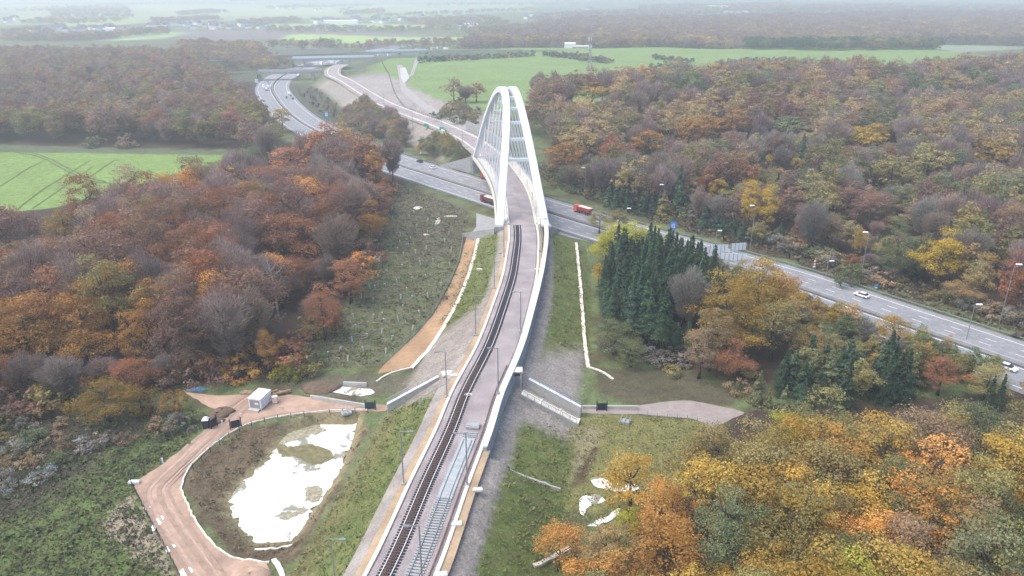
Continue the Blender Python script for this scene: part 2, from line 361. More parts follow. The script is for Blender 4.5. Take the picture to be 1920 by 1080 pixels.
zone(PP([(330, 92), (560, 92), (760, 92), (900, 96), (760, 106), (640, 120), (560, 118), (470, 130), (420, 118)], -9), (.13, .145, .105), 3, 3, 30)
# left-hand clearing planted with saplings, left scrub, meadows
zone(PP([(770, 350), (880, 400), (870, 450), (840, 560), (760, 640), (700, 690), (560, 690), (640, 590), (700, 490), (725, 440), (745, 350)]), (.15, .16, .09), 1.5, 2, 9, 41)
zone(PP([(770, 350), (880, 390), (865, 470), (760, 500), (720, 440), (745, 350)]), (.14, .125, .09), 2, 3, 5, 42, .8)
zone(PP([(0, 790), (140, 770), (360, 760), (385, 790), (330, 850), (240, 905), (330, 1090), (-100, 1130), (-200, 900)]), (.12, .165, .055), 1, 1.5, 4, 43)
zone(PP([(-200, 780), (140, 765), (330, 765), (300, 800), (200, 850), (130, 910), (60, 960), (-200, 1000)]), (.085, .075, .06), 2, 3, 4, 44, .92)
zone(PP([(190, 985), (240, 925), (290, 1000), (325, 1080), (285, 1060), (215, 1010)]), (.36, .30, .23), .6, 1.6, 2.5, 45, .9)
zone(PP([(1040, 800), (1130, 775), (1330, 785), (1330, 830), (1270, 920), (1180, 960), (1060, 960), (1010, 900)]), (.21, .205, .08), 1, 1.2, 5, 46)
zone(PP([(1072, 800), (1128, 800), (1120, 840), (1065, 925), (1020, 915), (1050, 850)]), (.28, .25, .15), .5, 1, 3, 47, .85)
zone(PP([(1112, 838), (1122, 838), (1098, 900), (1062, 926), (1078, 890)]), (.12, .085, .055), .4, .6, 2, 48)
zone(PP([(1110, 690), (1250, 690), (1400, 740), (1370, 760), (1240, 752), (1130, 745)]), (.11, .10, .065), 1, 1, 4, 49)
zone(PP([(560, 700), (700, 705), (790, 700), (760, 735), (700, 745), (600, 742), (540, 725)]), (.15, .14, .095), 1, 1, 4, 50)
# basin banks
bb = sdpoly(BASIN, X, Y); pp_ = sdpoly(POND, X, Y)
mixc(sstep(.4, -.4, bb + wob(3, 51) * .4), (.17, .13, .085)); mixc(sstep(.3, -.3, bb) * sstep(-.1, .5, wob(4, 52)) * .8, (.11, .085, .055))
mixc(sstep(2.6, .6, pp_ + wob(3, 53) * .8), (.27, .235, .135))
# railway embankment faces
dN, sN, fN = seg_dist(CLN[::2] + [CLN[-1]], X, Y); nn = wob(6, 54); n2 = wob(2.5, 55)
gl = sstep(8.2, 8.8, dN + n2 * .7) * sstep(21.5, 20, dN + n2)
GRASS = np.array((.145, .175, .06)); GR2 = np.array((.21, .215, .085))
L_ = (sN < 0); near = (fN < 152.5) & (fN > 60); up = (fN > 168) & (fN < 250)
mixc(L_ * sstep(4.5, 5.2, dN) * sstep(22, 19, dN + n2) * (fN > 60) * (Y < 256), (.33, .295, .26))
mixc(L_ * gl * (sstep(141, 134, fN + n2 * 2 + (dN - 14) * -.35) + sstep(176, 186, fN + n2 * 2 - (15 - dN) * 1.2)), GRASS); mixc(L_ * gl * sstep(-.1, .5, nn) * (near * sstep(141, 134, fN) + sstep(178, 186, fN)) * .7, GR2)
mixc(L_ * gl * sstep(13, 20, dN) * sstep(141, 134, fN) * .7, (.20, .16, .085))
R_ = (sN > 0); gr = sstep(9.2, 10.4, dN + n2 * .8) * sstep(22, 20, dN + n2)
mixc(R_ * sstep(5, 5.5, dN) * sstep(21, 18, dN + n2) * (fN > 60) * (Y < 256), (.33, .30, .275))
g2 = R_ * gr * (sstep(137, 131, fN + n2 * 2) + sstep(163, 176, fN + n2 * 2 + (dN - 14) * -1.3))
mixc(g2, (.15, .185, .062)); mixc(g2 * sstep(-.1, .5, nn) * .6, (.19, .195, .08))
# slope right of the far railway: bare earth cutting
dF, sF, fF = seg_dist(CLF[::3] + [CLF[-1]], X, Y)
mixc((sF > 0) * sstep(5, 8, dF) * sstep(44, 36, dF + wob(30, 57) * 4) * sstep(430, 470, Y) * sstep(760, 700, Y), (.34, .31, .29))
mixc((sF < 0) * sstep(24, 18, dF) * sstep(380, 420, Y) * sstep(760, 700, Y), (.31, .285, .25))
mixc((sF < 0) * sstep(18, 26, dF) * sstep(60, 50, dF) * sstep(480, 500, Y) * sstep(760, 720, Y), (.10, .115, .075))
C *= .84
nx, ny = len(gx), len(gy)
me = bpy.data.meshes.new('ground'); me.vertices.add(nx * ny); me.vertices.foreach_set('co', np.stack([X, Y, Z], 1).astype(np.float32).ravel())
ii = (np.arange(ny - 1)[:, None] * nx + np.arange(nx - 1)[None, :]).ravel(); q = np.stack([ii, ii + 1, ii + nx + 1, ii + nx], 1)
me.loops.add(q.size); me.loops.foreach_set('vertex_index', q.astype(np.int32).ravel()); me.polygons.add(len(q)); me.polygons.foreach_set('loop_start', np.arange(0, q.size, 4, dtype=np.int32))
me.update(calc_edges=True); me.polygons.foreach_set('use_smooth', np.ones(len(q), bool))
ca = me.attributes.new('col', 'FLOAT_COLOR', 'POINT'); ca.data.foreach_set('color', np.c_[C, np.ones(len(C))].astype(np.float32).ravel())
go = bpy.data.objects.new('ground', me); COL.objects.link(go); me.materials.append(attr_mat('ground_cover', 'col', [(.03, .86, 1.14), (.35, .75, 1.25), (2.2, .6, 1.4)], .5)); go['kind'] = 'structure'

#@@ROADS
# ------------------------------------------------------------ roads, paths, water
rd = lambda n, mb, m: tag(mb.build(n, m), kind='structure')
road = resample(FE, 5)
rd('motorway', strip(road, -.2, 30, -9.0), 'asphalt')
rd('motorway_median', strip(road, 13.5, 16.3, -8.985), 'oldasphalt')
mk = MB()
def add(mb): n = len(mk.v); mk.v += mb.v; mk.f += [tuple(i + n for i in f) for f in mb.f]
for o in (2.3, 13.0, 16.8, 27.3): add(strip(road, o, o + .28, -8.98))
fine = resample(FE, 1.0)
for k in range(0, len(fine) - 4, 9):
    for o in (6.0, 9.5, 20.4, 23.9): add(strip(fine[k:k + 4], o, o + .22, -8.98))
rd('road_markings', mk, 'paint')
def dpath(name, px, m, **k): return drape(name, PP(px), m, **k)
DIRT = [(345, 735), (410, 742), (470, 741), (530, 738), (600, 748), (690, 757), (735, 760), (720, 772), (660, 772), (560, 776), (500, 787), (450, 804), (395, 838), (355, 872), (341, 905), (342, 930), (372, 990), (424, 1042), (500, 1056), (520, 1100), (345, 1100), (318, 1040), (288, 985), (262, 935), (248, 906), (292, 880), (335, 848), (385, 808), (410, 795), (412, 772), (372, 752)]
dpath('dirt_road', DIRT, 'dirt', dz=.09, jit=.08)
dpath('dirt_path', [(1090, 762), (1180, 762), (1290, 750), (1345, 760), (1398, 775), (1345, 800), (1325, 835), (1332, 800), (1300, 784), (1200, 776), (1120, 778), (1090, 775)], 'pathgrey', dz=.09, jit=.08)
drape('sand_path', PP([(874, 447), (899, 447), (889, 490), (872, 540), (848, 590), (815, 640), (770, 688), (706, 703), (722, 682), (768, 640), (812, 592), (842, 540), (863, 490)]), 'brownpath', dz=.1)
drape('mud_bank', PP([(515, 832), (548, 838), (585, 832), (618, 845), (628, 858), (600, 872), (572, 868), (560, 858), (528, 856)], -11.2), mat('algae_mud', (.20, .18, .09), .9, .25, .8), z=-11.18, jit=.22, res=.7)
drape('mud_bank', PP([(560, 800), (598, 796), (612, 806), (590, 814), (552, 826), (520, 838), (515, 826)], -11.2), mat('pale_mud', (.34, .31, .22), .9, .3, 1.5), z=-11.19, jit=.25, res=.7)
drape('mud_bank', PP([(574, 912), (602, 912), (610, 930), (590, 945), (572, 938)], -11.2), mat('pale_mud', (.34, .31, .22)), z=-11.19, jit=.2, res=.7)
drape('mud_bank', PP([(522, 968), (548, 962), (572, 948), (580, 958), (548, 972), (530, 978)], -11.2), mat('pale_mud', (.34, .31, .22)), z=-11.19, jit=.2, res=.7)
drape('pond_water', [tuple(p) for p in catmull(POND + [POND[0]], 5)], M['water'], z=-11.22, jit=.5, res=.8)
for q, nm in zip(PUDS, ('puddle_water',) * 4): drape(nm, [tuple(p) for p in catmull(q + [q[0]], 4)], M['water'], z=-9.08, jit=.12, res=.8)
for c in [(275, 952, 1.1, .5), (283, 965, .6, .4), (294, 982, 1.2, 2.0), (319, 1028, 1.2, .9), (349, 1073, 1.8, 1.0)]:
    x, y = P(c[0], c[1], -8.9); drape('puddle_water', [(x + c[2] * .6 * math.cos(a) * (1 + .2 * math.sin(3 * a)), y + c[3] * 1.1 * math.sin(a)) for a in np.linspace(0, 6.28, 14)[:-1]], M['water'], dz=.12, res=.5)
drape('farm_track', PP([(786, 118), (775, 150), (758, 155), (762, 168), (800, 195), (850, 222), (880, 235), (872, 240), (828, 220), (790, 200), (752, 172), (744, 128), (754, 128), (760, 150), (770, 148), (778, 120)], -1), mat('farm_track_gravel', (.36, .34, .32), .95, .12, .4), dz=.25, res=4)
drape('pale_yard', PP([(750, 130), (760, 128), (768, 150), (758, 158), (752, 150)], 1), 'pale', dz=.3, res=3)

RUT = mat('wheel_rut_dirt', (.36, .255, .195), .95, .14, .8); RUT2 = mat('dry_rut_dirt', (.47, .34, .275), .95, .12, .8)
rl_ = resample(catmull(PP([(470, 748), (440, 770), (405, 808), (365, 845), (318, 888), (292, 918), (300, 950), (330, 1000), (365, 1050), (400, 1100)]), 8), 1.2)
for o, wd, m_ in ((-1.9, .7, RUT), (-.9, .5, RUT2), (.6, .8, RUT), (1.5, .35, RUT2), (2.3, .5, RUT)):
    w_ = np.stack([rl_[:, 0] + rng.normal(0, .05, len(rl_)), rl_[:, 1]], 1); A = offset_line(w_, o + wd / 2); B = offset_line(w_, o - wd / 2); hs = Hgt(w_[:, 0], w_[:, 1]) + .15
    rd('wheel_rut', MB().loft([[(p[0], p[1], h), (q[0], q[1], h)] for p, q, h in zip(A, B, hs)], closed=False), m_)
def tram(px, wd=.9):
    l = resample(catmull(PP(px, -9), 6), 3.0); A = offset_line(l, wd / 2); B = offset_line(l, -wd / 2); hs = Hgt(l[:, 0], l[:, 1]) + .18
    return MB().loft([[(p[0], p[1], h), (q[0], q[1], h)] for p, q, h in zip(A, B, hs)], closed=False)
TM = mat('tractor_track', (.10, .15, .05), .95, .2, .5)
for px in ([(0, 282), (40, 287), (80, 297), (120, 318), (160, 337), (195, 343)], [(0, 279), (44, 284), (86, 295), (126, 315), (164, 333), (198, 341)], [(195, 342), (230, 346), (280, 344)], [(30, 395), (75, 360), (130, 325), (170, 300)], [(0, 350), (50, 318), (90, 298)], [(60, 392), (120, 350), (175, 312)], [(150, 345), (215, 300)], [(220, 340), (245, 325), (300, 318)]):
    rd('tractor_track', tram(px, .9 if px[0][0] == 0 and px[0][1] < 290 or px[0][0] == 195 else .45), TM)

#@@RAIL
# ------------------------------------------------------------ railway
cl = resample(CL[(CL[:, 1] > 55) & (CL[:, 1] < 850)], 1.5)
def bal_half(y): return 4.65
def clip(y0, y1, step=1.5): return resample(CL[(CL[:, 1] >= y0 - 8) & (CL[:, 1] <= y1 + 8)], step)[:]
def sub(y0, y1, step=1.0):
    ys = np.arange(y0, y1 + 1e-6, step); return np.stack([cl_x(ys), ys], 1)
rd('ballast_bed', MB().loft([[(*(off(y, -4.7)), -.3), (*(off(y, -4.2)), .0), (*(off(y, -.3)), .06), (*(off(y, .3)), -.02), (*(off(y, 4.2)), .0), (*(off(y, 4.7)), -.3)] for y in np.arange(60, 842, 2.0)], closed=False), 'ballast')
nearl = sub(60, 253.6); farl = sub(369.4, 842, 3)
rd('walkway', strip(nearl, 5.25, 6.5, -.12, -.16), 'tan'); o_ = rd('walkway', strip(sub(60, 116), -5.25, -6.6, -.12, -.2), 'tan'); rd('walkway', strip(sub(116, 253.6), -5.25, -6.0, -.12, -.12), 'tan')
rd('gravel_shoulder', strip(sub(60, 152), 6.4, 8.9, lambda x, y: -.18, lambda x, y: -1.66), 'gravel')
for nm, ln, a, b, lab in [('cable_trough', nearl, 4.65, 5.25, 'long white concrete trough edging the left side of the near ballast'),
                          ('cable_trough', nearl, -4.65, -5.25, 'long white concrete trough edging the right side of the near ballast'),
                          ('cable_trough', farl, 4.7, 5.4, 'white concrete trough left of the curving track beyond the arch bridge'),
                          ('cable_trough', farl, -4.7, -5.4, 'white concrete trough right of the curving track beyond the arch bridge')]:
    tag(prism_along(ln, a, b, -.5, .12).build(nm, 'cream'), lab, 'cable trough', 'concrete troughs along the ballast')
rd('walkway', strip(farl, 5.4, 8.6, -.3, -.5), 'gravel'); rd('walkway', strip(farl, -5.4, -7.5, -.3, -.4), 'gravel')
def rail_mb(y0, y1, o, wd=.09, z0=.17, h=.17, step=1.5):
    m = MB(); m.loft([[(*off(y, o - wd / 2), z0), (*off(y, o - wd / 2), z0 + h), (*off(y, o + wd / 2), z0 + h), (*off(y, o + wd / 2), z0)] for y in np.arange(y0, y1, step)]); return m
def sleeper_mb(y, o, ln=2.6, wd=.26, z0=.02, h=.17):
    a = off(y, o); dx = (cl_x(y + 1) - cl_x(y - 1)) / 2; return MB().box((a[0], a[1], z0 + h / 2), (ln, wd, h), -math.atan(dx))
tr = thing('railway_track', (*off(78, -2.15), .02), 'dark sleepered railway track with bright rails ending near the arch', 'railway track')
inv = Matrix.Translation(-Vector(tr.location))
def under(o, root):
    o.parent = root; o.matrix_parent_inverse = Matrix.Translation(-Vector(root.location)); return o
O1 = -2.0
for s in (-.75, .75): under(rail_mb(70, 252, O1 + s, .13).build('rail', 'rail'), tr)
for s in (-.42, -.22, .02, .3): under(rail_mb(70, 147, O1 + s, .09, .19, .15).build('stock_rail', 'rust'), tr)
ys = np.arange(74, 252, .62); first = None; rest = MB()
for i, y in enumerate(ys):
    if i < 100: under(sleeper_mb(y, O1).build('sleeper', 'sleeper'), tr)
    else:
        b = sleeper_mb(y, O1); n = len(rest.v); rest.v += b.v; rest.f += [tuple(k + n for k in f) for f in b.f]
tag(under(rest.build('sleepers', 'sleeper'), tr), kind='stuff')
# dark infill between the rails on the farther stretch
under(strip(sub(146, 252), -(O1 - .62), -(O1 + .62), .2).build('rubber_panel', 'sleeper'), tr)
for s in (-.98, .98): under(strip(sub(146, 252), -(O1 + s - .14), -(O1 + s + .14), .195).build('edge_strip', 'sleeper'), tr)
t2 = thing('railway_track', (*off(78, 2.0), .02), 'unfinished railway track of pale new concrete sleepers beside the dark track', 'railway track')
O2 = 1.95
for y in np.arange(74, 121, .62)[:99]: under(sleeper_mb(y, O2, 2.6, .3).build('sleeper', 'newsleeper'), t2)
for s in (-.75, .75): under(rail_mb(70, 119, O2 + s, .12, .19, .14).build('rail', 'galv'), t2)
tag(strip(sub(101, 118.5, .5), -(O2 - 1.25), -(O2 + 1.25), .205).build('plastic_sheet', 'sheet'), 'bluish clear plastic sheeting laid over the new pale sleepers', 'plastic sheeting')
a = off(122.5, O2); tag(MB().box((a[0], a[1], .3), (2.6, 1.7, .4), -.15).box((a[0] + .1, a[1] + .1, .56), (2.2, 1.2, .12), -.15).build('sleeper_stack', 'newsleeper'), 'low pale stack at the far end of the new sleepers', 'stack')
tag(MB().loft([[(*off(y, 3.95), .05), (*off(y, 3.95), .2), (*off(y, 4.15), .2), (*off(y, 4.15), .05)] for y in np.arange(70, 150, 2.)]).build('loose_rail', 'rust'), 'single rusty rail lying along the right edge of the ballast', 'rail')
for px, py in [(896, 918), (857, 982), (829, 1077), (878, 740), (899, 505), (1008, 505), (852, 704)]:
    x, y = P(px, py, 0); tag(MB().box((x, y, -.0), (1.5, .9, .35), .15).box((x - .5, y - .3, .16), (.7, .5, .2), .15).build('cable_pit', 'cream'), 'pale concrete cable pit cover set into the trackside sand path', 'cable pit', 'cable pits along the railway')

#@@WALLS
# retaining wall right of the track
def wl(y0, y1, st=2.0): return np.array([off(y, float(wall_off(y))) for y in np.arange(y0, y1 + .1, st)])
rw = thing('retaining_wall', (*wl(116, 116.1)[0], -4), 'long bluish-shaded concrete retaining wall with cream coping right of the track', 'retaining wall')
ln = wl(116, 253); under(prism_along(ln, -.55, .0, -4.6, .25).build('wall', 'shadec'), rw); under(prism_along(ln, -.7, .12, .25, .5).build('coping', 'cream'), rw)
under(prism_along(ln, .12, .7, -.3, .15).build('kerb', 'cream'), rw)
x, y = ln[0]; under(MB().box((x + .3, y - .25, -1.9), (.75, .5, 5.0), 0).build('end_pier', 'conc'), rw)
# access stairs with side walls, right and left of the embankment
def slope_wall(name, a, b, za, zb, h, th, label, panels=True):
    """wall between two ground points whose foot falls from za to zb"""
    a = Vector((*a, 0)); b = Vector((*b, 0)); d = (b - a); L = d.length; d.normalize(); n = Vector((-d.y, d.x, 0)) * th / 2
    root = thing(name, (a.x, a.y, za), label, 'retaining wall')
    f = lambda p, z: (p.x, p.y, z)
    under(MB().hull8([f(a - n, za - 1.2), f(b - n, zb - 1.2), f(b + n, zb - 1.2), f(a + n, za - 1.2)], [f(a - n, za + h), f(b - n, zb + h), f(b + n, zb + h), f(a + n, za + h)]).build('wall', 'pale'), root)
    n2 = n * 1.5; under(MB().hull8([f(a - n2, za + h), f(b - n2, zb + h), f(b + n2, zb + h), f(a + n2, za + h)], [f(a - n2, za + h + .2), f(b - n2, zb + h + .2), f(b + n2, zb + h + .2), f(a + n2, za + h + .2)]).build('coping', 'white'), root)
    hr = MB(); k = int(L / 2.2)
    for i in range(k + 1):
        p = a.lerp(b, i / k); z = za + (zb - za) * i / k + h + .2; hr.tube([f(p, z), f(p, z + 1.1)], .05, 5)
    for dz in (.6, 1.1): hr.tube([f(a, za + h + .2 + dz), f(b, zb + h + .2 + dz)], .05, 5)
    under(hr.build('handrail', 'galv'), root); return root
def stairs(a, b, za, zb, wd, label, m='cream'):
    a = Vector((*a, za)); b = Vector((*b, zb)); d = b - a; hd = Vector((d.x, d.y, 0)); L = hd.length; hd.normalize(); rz = math.atan2(hd.y, hd.x)
    root = thing('staircase', (b.x, b.y, zb), label, 'staircase'); n = 34
    for seg in range(3):
        fl = MB()
        for i in range(11):
            k = (seg * 12 + i + .5) / 36; p = a.lerp(b, k); fl.box((p.x, p.y, p.z - .35), (L / 36 + .02, wd, .8), rz)
        under(fl.build('flight', m), root)
        k = (seg * 12 + 11.5) / 36; p = a.lerp(b, k); under(MB().box((p.x, p.y, p.z - .3), (L / 36 + .5, wd + .4, .72), rz).build('landing', m), root)
    side = Vector((-hd.y, hd.x, 0)) * (wd / 2 + .25)
    for s in (-1, 1):
        under(MB().hull8([tuple(a + side * s + side * .12 * q + Vector((0, 0, -1))) for q in (-1, 1)][:1] + [tuple(b + side * s - side * .12 + Vector((0, 0, -1))), tuple(b + side * s + side * .12 + Vector((0, 0, -1))), tuple(a + side * s + side * .12 + Vector((0, 0, -1)))],
              [tuple(a + side * s - side * .12 + Vector((0, 0, .15))), tuple(b + side * s - side * .12 + Vector((0, 0, .15))), tuple(b + side * s + side * .12 + Vector((0, 0, .15))), tuple(a + side * s + side * .12 + Vector((0, 0, .15)))]).build('string_wall', 'conc'), root)
        hr = MB()
        for i in range(9):
            p = a.lerp(b, i / 8) + side * s; hr.tube([tuple(p), tuple(p + Vector((0, 0, 1.1)))], .05, 5)
        hr.tube([tuple(a + side * s + Vector((0, 0, 1.1))), tuple(b + side * s + Vector((0, 0, 1.1)))], .05, 5); under(hr.build('handrail', 'galv'), root)
    return root
slope_wall('wing_wall', P(992, 722, -4), P(1089, 776, -8.2), -5.0, -9.0, 2.5, .5, 'pale sloping wing wall with white coping beside the right staircase')
stairs(P(979, 735, -3.3), P(1084, 790, -8.3), -3.3, -8.3, 1.8, 'cream concrete staircase down the right side of the embankment')
slope_wall('wing_wall', P(822, 716, -3.6), P(726, 768, -8.4), -4.2, -9.0, 1.9, .5, 'pale sloping wing wall above the left staircase')
stairs(P(838, 722, -1.6), P(752, 772, -8.3), -1.6, -8.3, 1.7, 'grey concrete staircase down the left side of the embankment', 'conc')
x, y = P(969, 720, -3.5); pt = thing('access_portal', (x, y, -4.2), 'small concrete access doorway box in the bluish-shaded retaining wall', 'doorway')
under(MB().box((x - .7, y, -2.4), (.3, 2.0, 4.4)).box((x + .9, y, -2.4), (.3, 2.0, 4.4)).box((x + .1, y + .85, -2.4), (1.5, .3, 4.2)).build('side_wall', 'pale'), pt)
under(MB().box((x + .1, y - .95, -2.55), (1.25, .08, 3.1)).build('door', 'cgrey'), pt); under(MB().box((x + .1, y, .0), (2.3, 2.2, .35)).build('lintel', 'cream'), pt)
x, y = P(838, 700, -1.2); pl = thing('access_platform', (x, y, -2.4), 'pale landing platform at the top of the left staircase', 'platform')
under(MB().box((x + .6, y, -1.2), (3.6, 2.2, .4), .25).build('slab', 'cream'), pl); under(MB().tube([(x - 1, y - 1.1, -1), (x - 1, y - 1.1, .2), (x + 2.2, y - .6, .2), (x + 2.2, y - .6, -1)], .06, 5).tube([(x - 1, y + 1.1, -1), (x - 1, y + 1.1, .2), (x + 2.2, y + 1.4, .2), (x + 2.2, y + 1.4, -1)], .06, 5).build('railing', 'galv'), pl)
def low_wall(a, b, label, h=1.0):
    A = np.array([a, b]); r = resample(A, 2.0); z = lambda x, y: -9.2; return tag(prism_along(r, -.2, .2, -9.4, -9 + h).build('low_wall', 'pale'), label, 'wall')
low_wall(P(583, 748), P(692, 766), 'long low pale wall from the dirt yard to the dark gate')
low_wall(P(1092, 768), P(1196, 768), 'low pale wall running right from the foot of the wing wall')
low_wall(P(644, 722), P(688, 724), 'short concrete weir wall behind the small puddle', .9)
def gate(px, py, m, label, wd=2.2, h=2.2, rz=0.0):
    x, y = P(px, py); z = hz(x, y); g = thing('metal_gate', (x, y, z), label, 'gate', None, rz)
    for s in (-1, 1): MB().box((s * wd / 2, 0, h / 2 + .1), (.22, .22, h + .4)).build('gate_post', m, g)
    p = MB(); p.box((0, 0, h / 2), (wd - .3, .07, h - .5)); p.build('gate_panel', m, g); return g
gate(695, 768, 'teal', 'dark teal gate in the low wall left of the railway'); gate(1128, 772, 'navy', 'navy metal gate beside the wing wall right of the railway')
gate(402, 803, 'dark', 'narrow open dark gate leaf beside the portable toilet', 1.6, 2.4, R(62)); gate(443, 804, 'dark', 'dark mesh gate leaf at the corner of the pond fence', 2.2, 2.2, R(25))
# stone drainage channels at the toe of the embankment
def drain(px, label, wd=.8, m='stone', z=-9, lift=.3):
    l = catmull(PP(px, z), 6); l = resample(l, .9); l = l + rng.normal(0, .07, l.shape)
    f = lambda x, y: hz(x, y); hs = Hgt(l[:, 0], l[:, 1]); A = offset_line(l, wd / 2); B = offset_line(l, -wd / 2); mb = MB()
    mb.loft([[(p[0], p[1], h - .2), (p[0], p[1], h + lift + random.uniform(-.06, .06)), (q[0], q[1], h + lift + random.uniform(-.06, .06)), (q[0], q[1], h - .2)] for p, q, h in zip(A, B, hs)])
    return tag(mb.build('drainage_channel', m), label, 'drainage channel')
drain([(1080, 462), (1086, 520), (1091, 580), (1096, 640), (1103, 690)], 'straight white stone drain at the foot of the right grass bank', .9)
drain([(1103, 690), (1125, 697), (1150, 712)], 'short pale drain bending away below the right grass bank', .5)
drain([(899, 450), (890, 492), (874, 542), (850, 592), (817, 642), (772, 690)], 'white stone drain along the brown sand path', 1.0)
drain([(772, 690), (735, 700), (706, 716)], 'narrow pale drain at the lower end of the sand path', .4)
drain([(931, 872, -3.8), (962, 888, -5.2), (998, 908, -7.4), (1012, 918, -8.6), (1050, 923, -9)], 'thin pale pipe running down the right bank to the meadow', .4, 'pale', -9, .6)
drain([(478, 1022), (548, 1016)], 'white weir beam across the lower end of the pond', .35)
drain([(512, 1050), (523, 1064), (530, 1085)], 'white stone outlet channel below the pond', .8)
drain([(1000, 1078), (1040, 1046), (1068, 1030)], 'pale kerbed edge of the path at the bottom of the photo', .8)
kl = [(690, 769), (600, 772), (545, 779), (480, 793), (440, 808), (395, 840), (357, 874), (342, 905), (344, 930), (374, 988), (425, 1040), (505, 1056)]
drain(kl, 'pale timber kerb between the dirt road and the pond bank', .28)

#@@BRIDGE
# ------------------------------------------------------------ arch bridge
br = thing('arch_bridge', (*off(254, 0), -9), 'white twin arch railway bridge crossing over the motorway', 'bridge')
CH = 39.0
def arch_pt(side, t, dw=0.0, dz=0.0):
    y = Y0B + (Y1B - Y0B) * t; z = CH * (1 - (2 * t - 1) ** 2)
    o = side * (8.0 - 5.9 * z / CH) + dw; a = off(y, o); return Vector((a[0] - 1.7 * 4 * t * (1 - t), a[1], z + dz))
for sd in (-1, 1):
    secs = []
    for t in np.linspace(-.006, 1.006, 61):
        tn = (arch_pt(sd, t + .004) - arch_pt(sd, t - .004)).normalized(); nrm = Vector((0, -tn.z, tn.y)).normalized()
        if nrm.z < 0 and abs(tn.z) < .9: nrm = -nrm
        wv = Vector((1.38, 0, 0)); p = arch_pt(sd, t); nn_ = Vector((0, -tn.z, tn.y)).normalized() * 1.15
        secs.append([tuple(p - wv - nn_), tuple(p + wv - nn_), tuple(p + wv + nn_), tuple(p - wv + nn_)])
    ar = under(MB().loft(secs).build('arch_rib', 'white'), br)
    bv = ar.modifiers.new('bevel', 'BEVEL'); bv.width = .12; bv.segments = 1
    for k in range(23):
        t0 = .05 + .9 * k / 22; tt = t0 + (.018 if k % 2 else -.018); p = arch_pt(sd, tt, 0, -.9)
        yb = Y0B + (Y1B - Y0B) * t0; q = Vector((*off(yb, sd * 8.3), .2))
        if p.z > 2.5: under(MB().tube([q, p], .2, 6).build('hanger', 'white'), br)
    # lower longitudinal tie visible behind the hangers
    rl = MB(); oo = 8.95 * sd
    yy = np.arange(Y0B + 1, Y1B - 1, 3.2)
    for y in yy: rl.tube([(*off(y, oo), -.1), (*off(y, oo), 1.25)], .09, 5)
    for zz in (.65, 1.25): rl.tube([(*off(y, oo), zz) for y in yy], .06, 5)
    under(rl.build('railing', 'galv'), br)
    under(MB().loft([[(*off(y, sd * 4.75), -.1), (*off(y, sd * 4.75), .45), (*off(y, sd * 5.2), .45), (*off(y, sd * 5.2), -.1)] for y in np.arange(Y0B, Y1B + .1, 2.5)]).build('ballast_kerb', 'cream'), br)
    for i, y in enumerate(np.arange(Y0B + 12, Y1B - 8, 20)): under(MB().tube([(*off(y, sd * 5.5), 0), (*off(y, sd * 5.5), 3.2)], .1, 5).build('lamp_stub', 'galv'), br)
for t in (.145, .205, .265, .33, .40, .5, .60, .67, .735, .795, .855):
    a, b = arch_pt(-1, t, 1.0), arch_pt(1, t, -1.0); c = (a + b) / 2; d = b - a
    under(MB().box(c, (d.length, 1.1, 1.1), math.atan2(d.y, d.x)).build('cross_beam', 'white'), br)
dk = MB().loft([[(*off(y, -9.3), -1.5), (*off(y, -9.4), -.12), (*off(y, 9.2), -.12), (*off(y, 9.1), -1.5), (*off(y, 6.5), -2.3), (*off(y, -6.5), -2.3)] for y in np.arange(Y0B, Y1B + .1, 2.5)])
under(dk.build('deck', 'cream'), br)
under(MB().loft([[(*off(y, -9.75), -1.3), (*off(y, -9.75), .25), (*off(y, -9.3), .25), (*off(y, -9.3), -1.3)] for y in np.arange(Y0B, Y1B + .1, 2.5)]).build('edge_beam', 'cream'), br)
under(MB().loft([[(*off(y, 9.1), -1.3), (*off(y, 9.1), .25), (*off(y, 9.55), .25), (*off(y, 9.55), -1.3)] for y in np.arange(Y0B, Y1B + .1, 2.5)]).build('edge_beam', 'cream'), br)
def abut(y, s):
    c = off(y, 0); dx = (cl_x(y + 1) - cl_x(y - 1)) / 2; rz = -math.atan(dx); m = MB(); m.box((c[0], c[1], -5.2), (19.6, 3.2, 9.2), rz)
    for sd in (-1, 1): p = off(y, sd * 8.2); m.box((p[0], p[1], -.75), (3.6, 3.6, 1.7), rz)
    return m
under(abut(252.2, 1).build('abutment', 'conc'), br); under(abut(371, -1).build('abutment', 'conc'), br)
def wing(p0, p1, z0, z1, label):
    a = Vector((*p0, 0)); b = Vector((*p1, 0)); d = (b - a).normalized(); n = Vector((-d.y, d.x, 0)) * .35; f = lambda p, z: (p.x, p.y, z)
    return tag(MB().hull8([f(a - n, -9.6), f(b - n, -9.6), f(b + n, -9.6), f(a + n, -9.6)], [f(a - n, z0), f(b - n, z1), f(b + n, z1), f(a + n, z0)]).build('abutment_wing', 'conc'), label, 'retaining wall')
wing(off(250.6, -9.8), P(868, 442, -9), -.6, -7.9, 'grey wing wall sloping left from the near bridge abutment')
wing(off(250.6, 9.8), P(1046, 432, -9), -.6, -8.2, 'grey wing wall sloping right from the near bridge abutment')
wing(off(372.5, -9.8), off(392, -22), -.6, -8.4, 'grey wing wall beyond the motorway left of the far abutment')
drape('paved_apron', PP([(893, 400), (930, 412), (928, 436), (880, 442), (893, 425)]), 'conc', dz=.12)
drape('paved_apron', PP([(1040, 432), (1120, 458), (1100, 452), (1040, 440)]), 'conc', dz=.12)
# concrete wall right of the far railway
fw = np.array([off(y, 10.2) for y in np.arange(384, 446, 3)]); o = prism_along(fw, -.4, .3, -3, 4.2).build('retaining_wall', 'conc'); tag(o, 'grey concrete retaining wall right of the railway beyond the bridge', 'retaining wall')

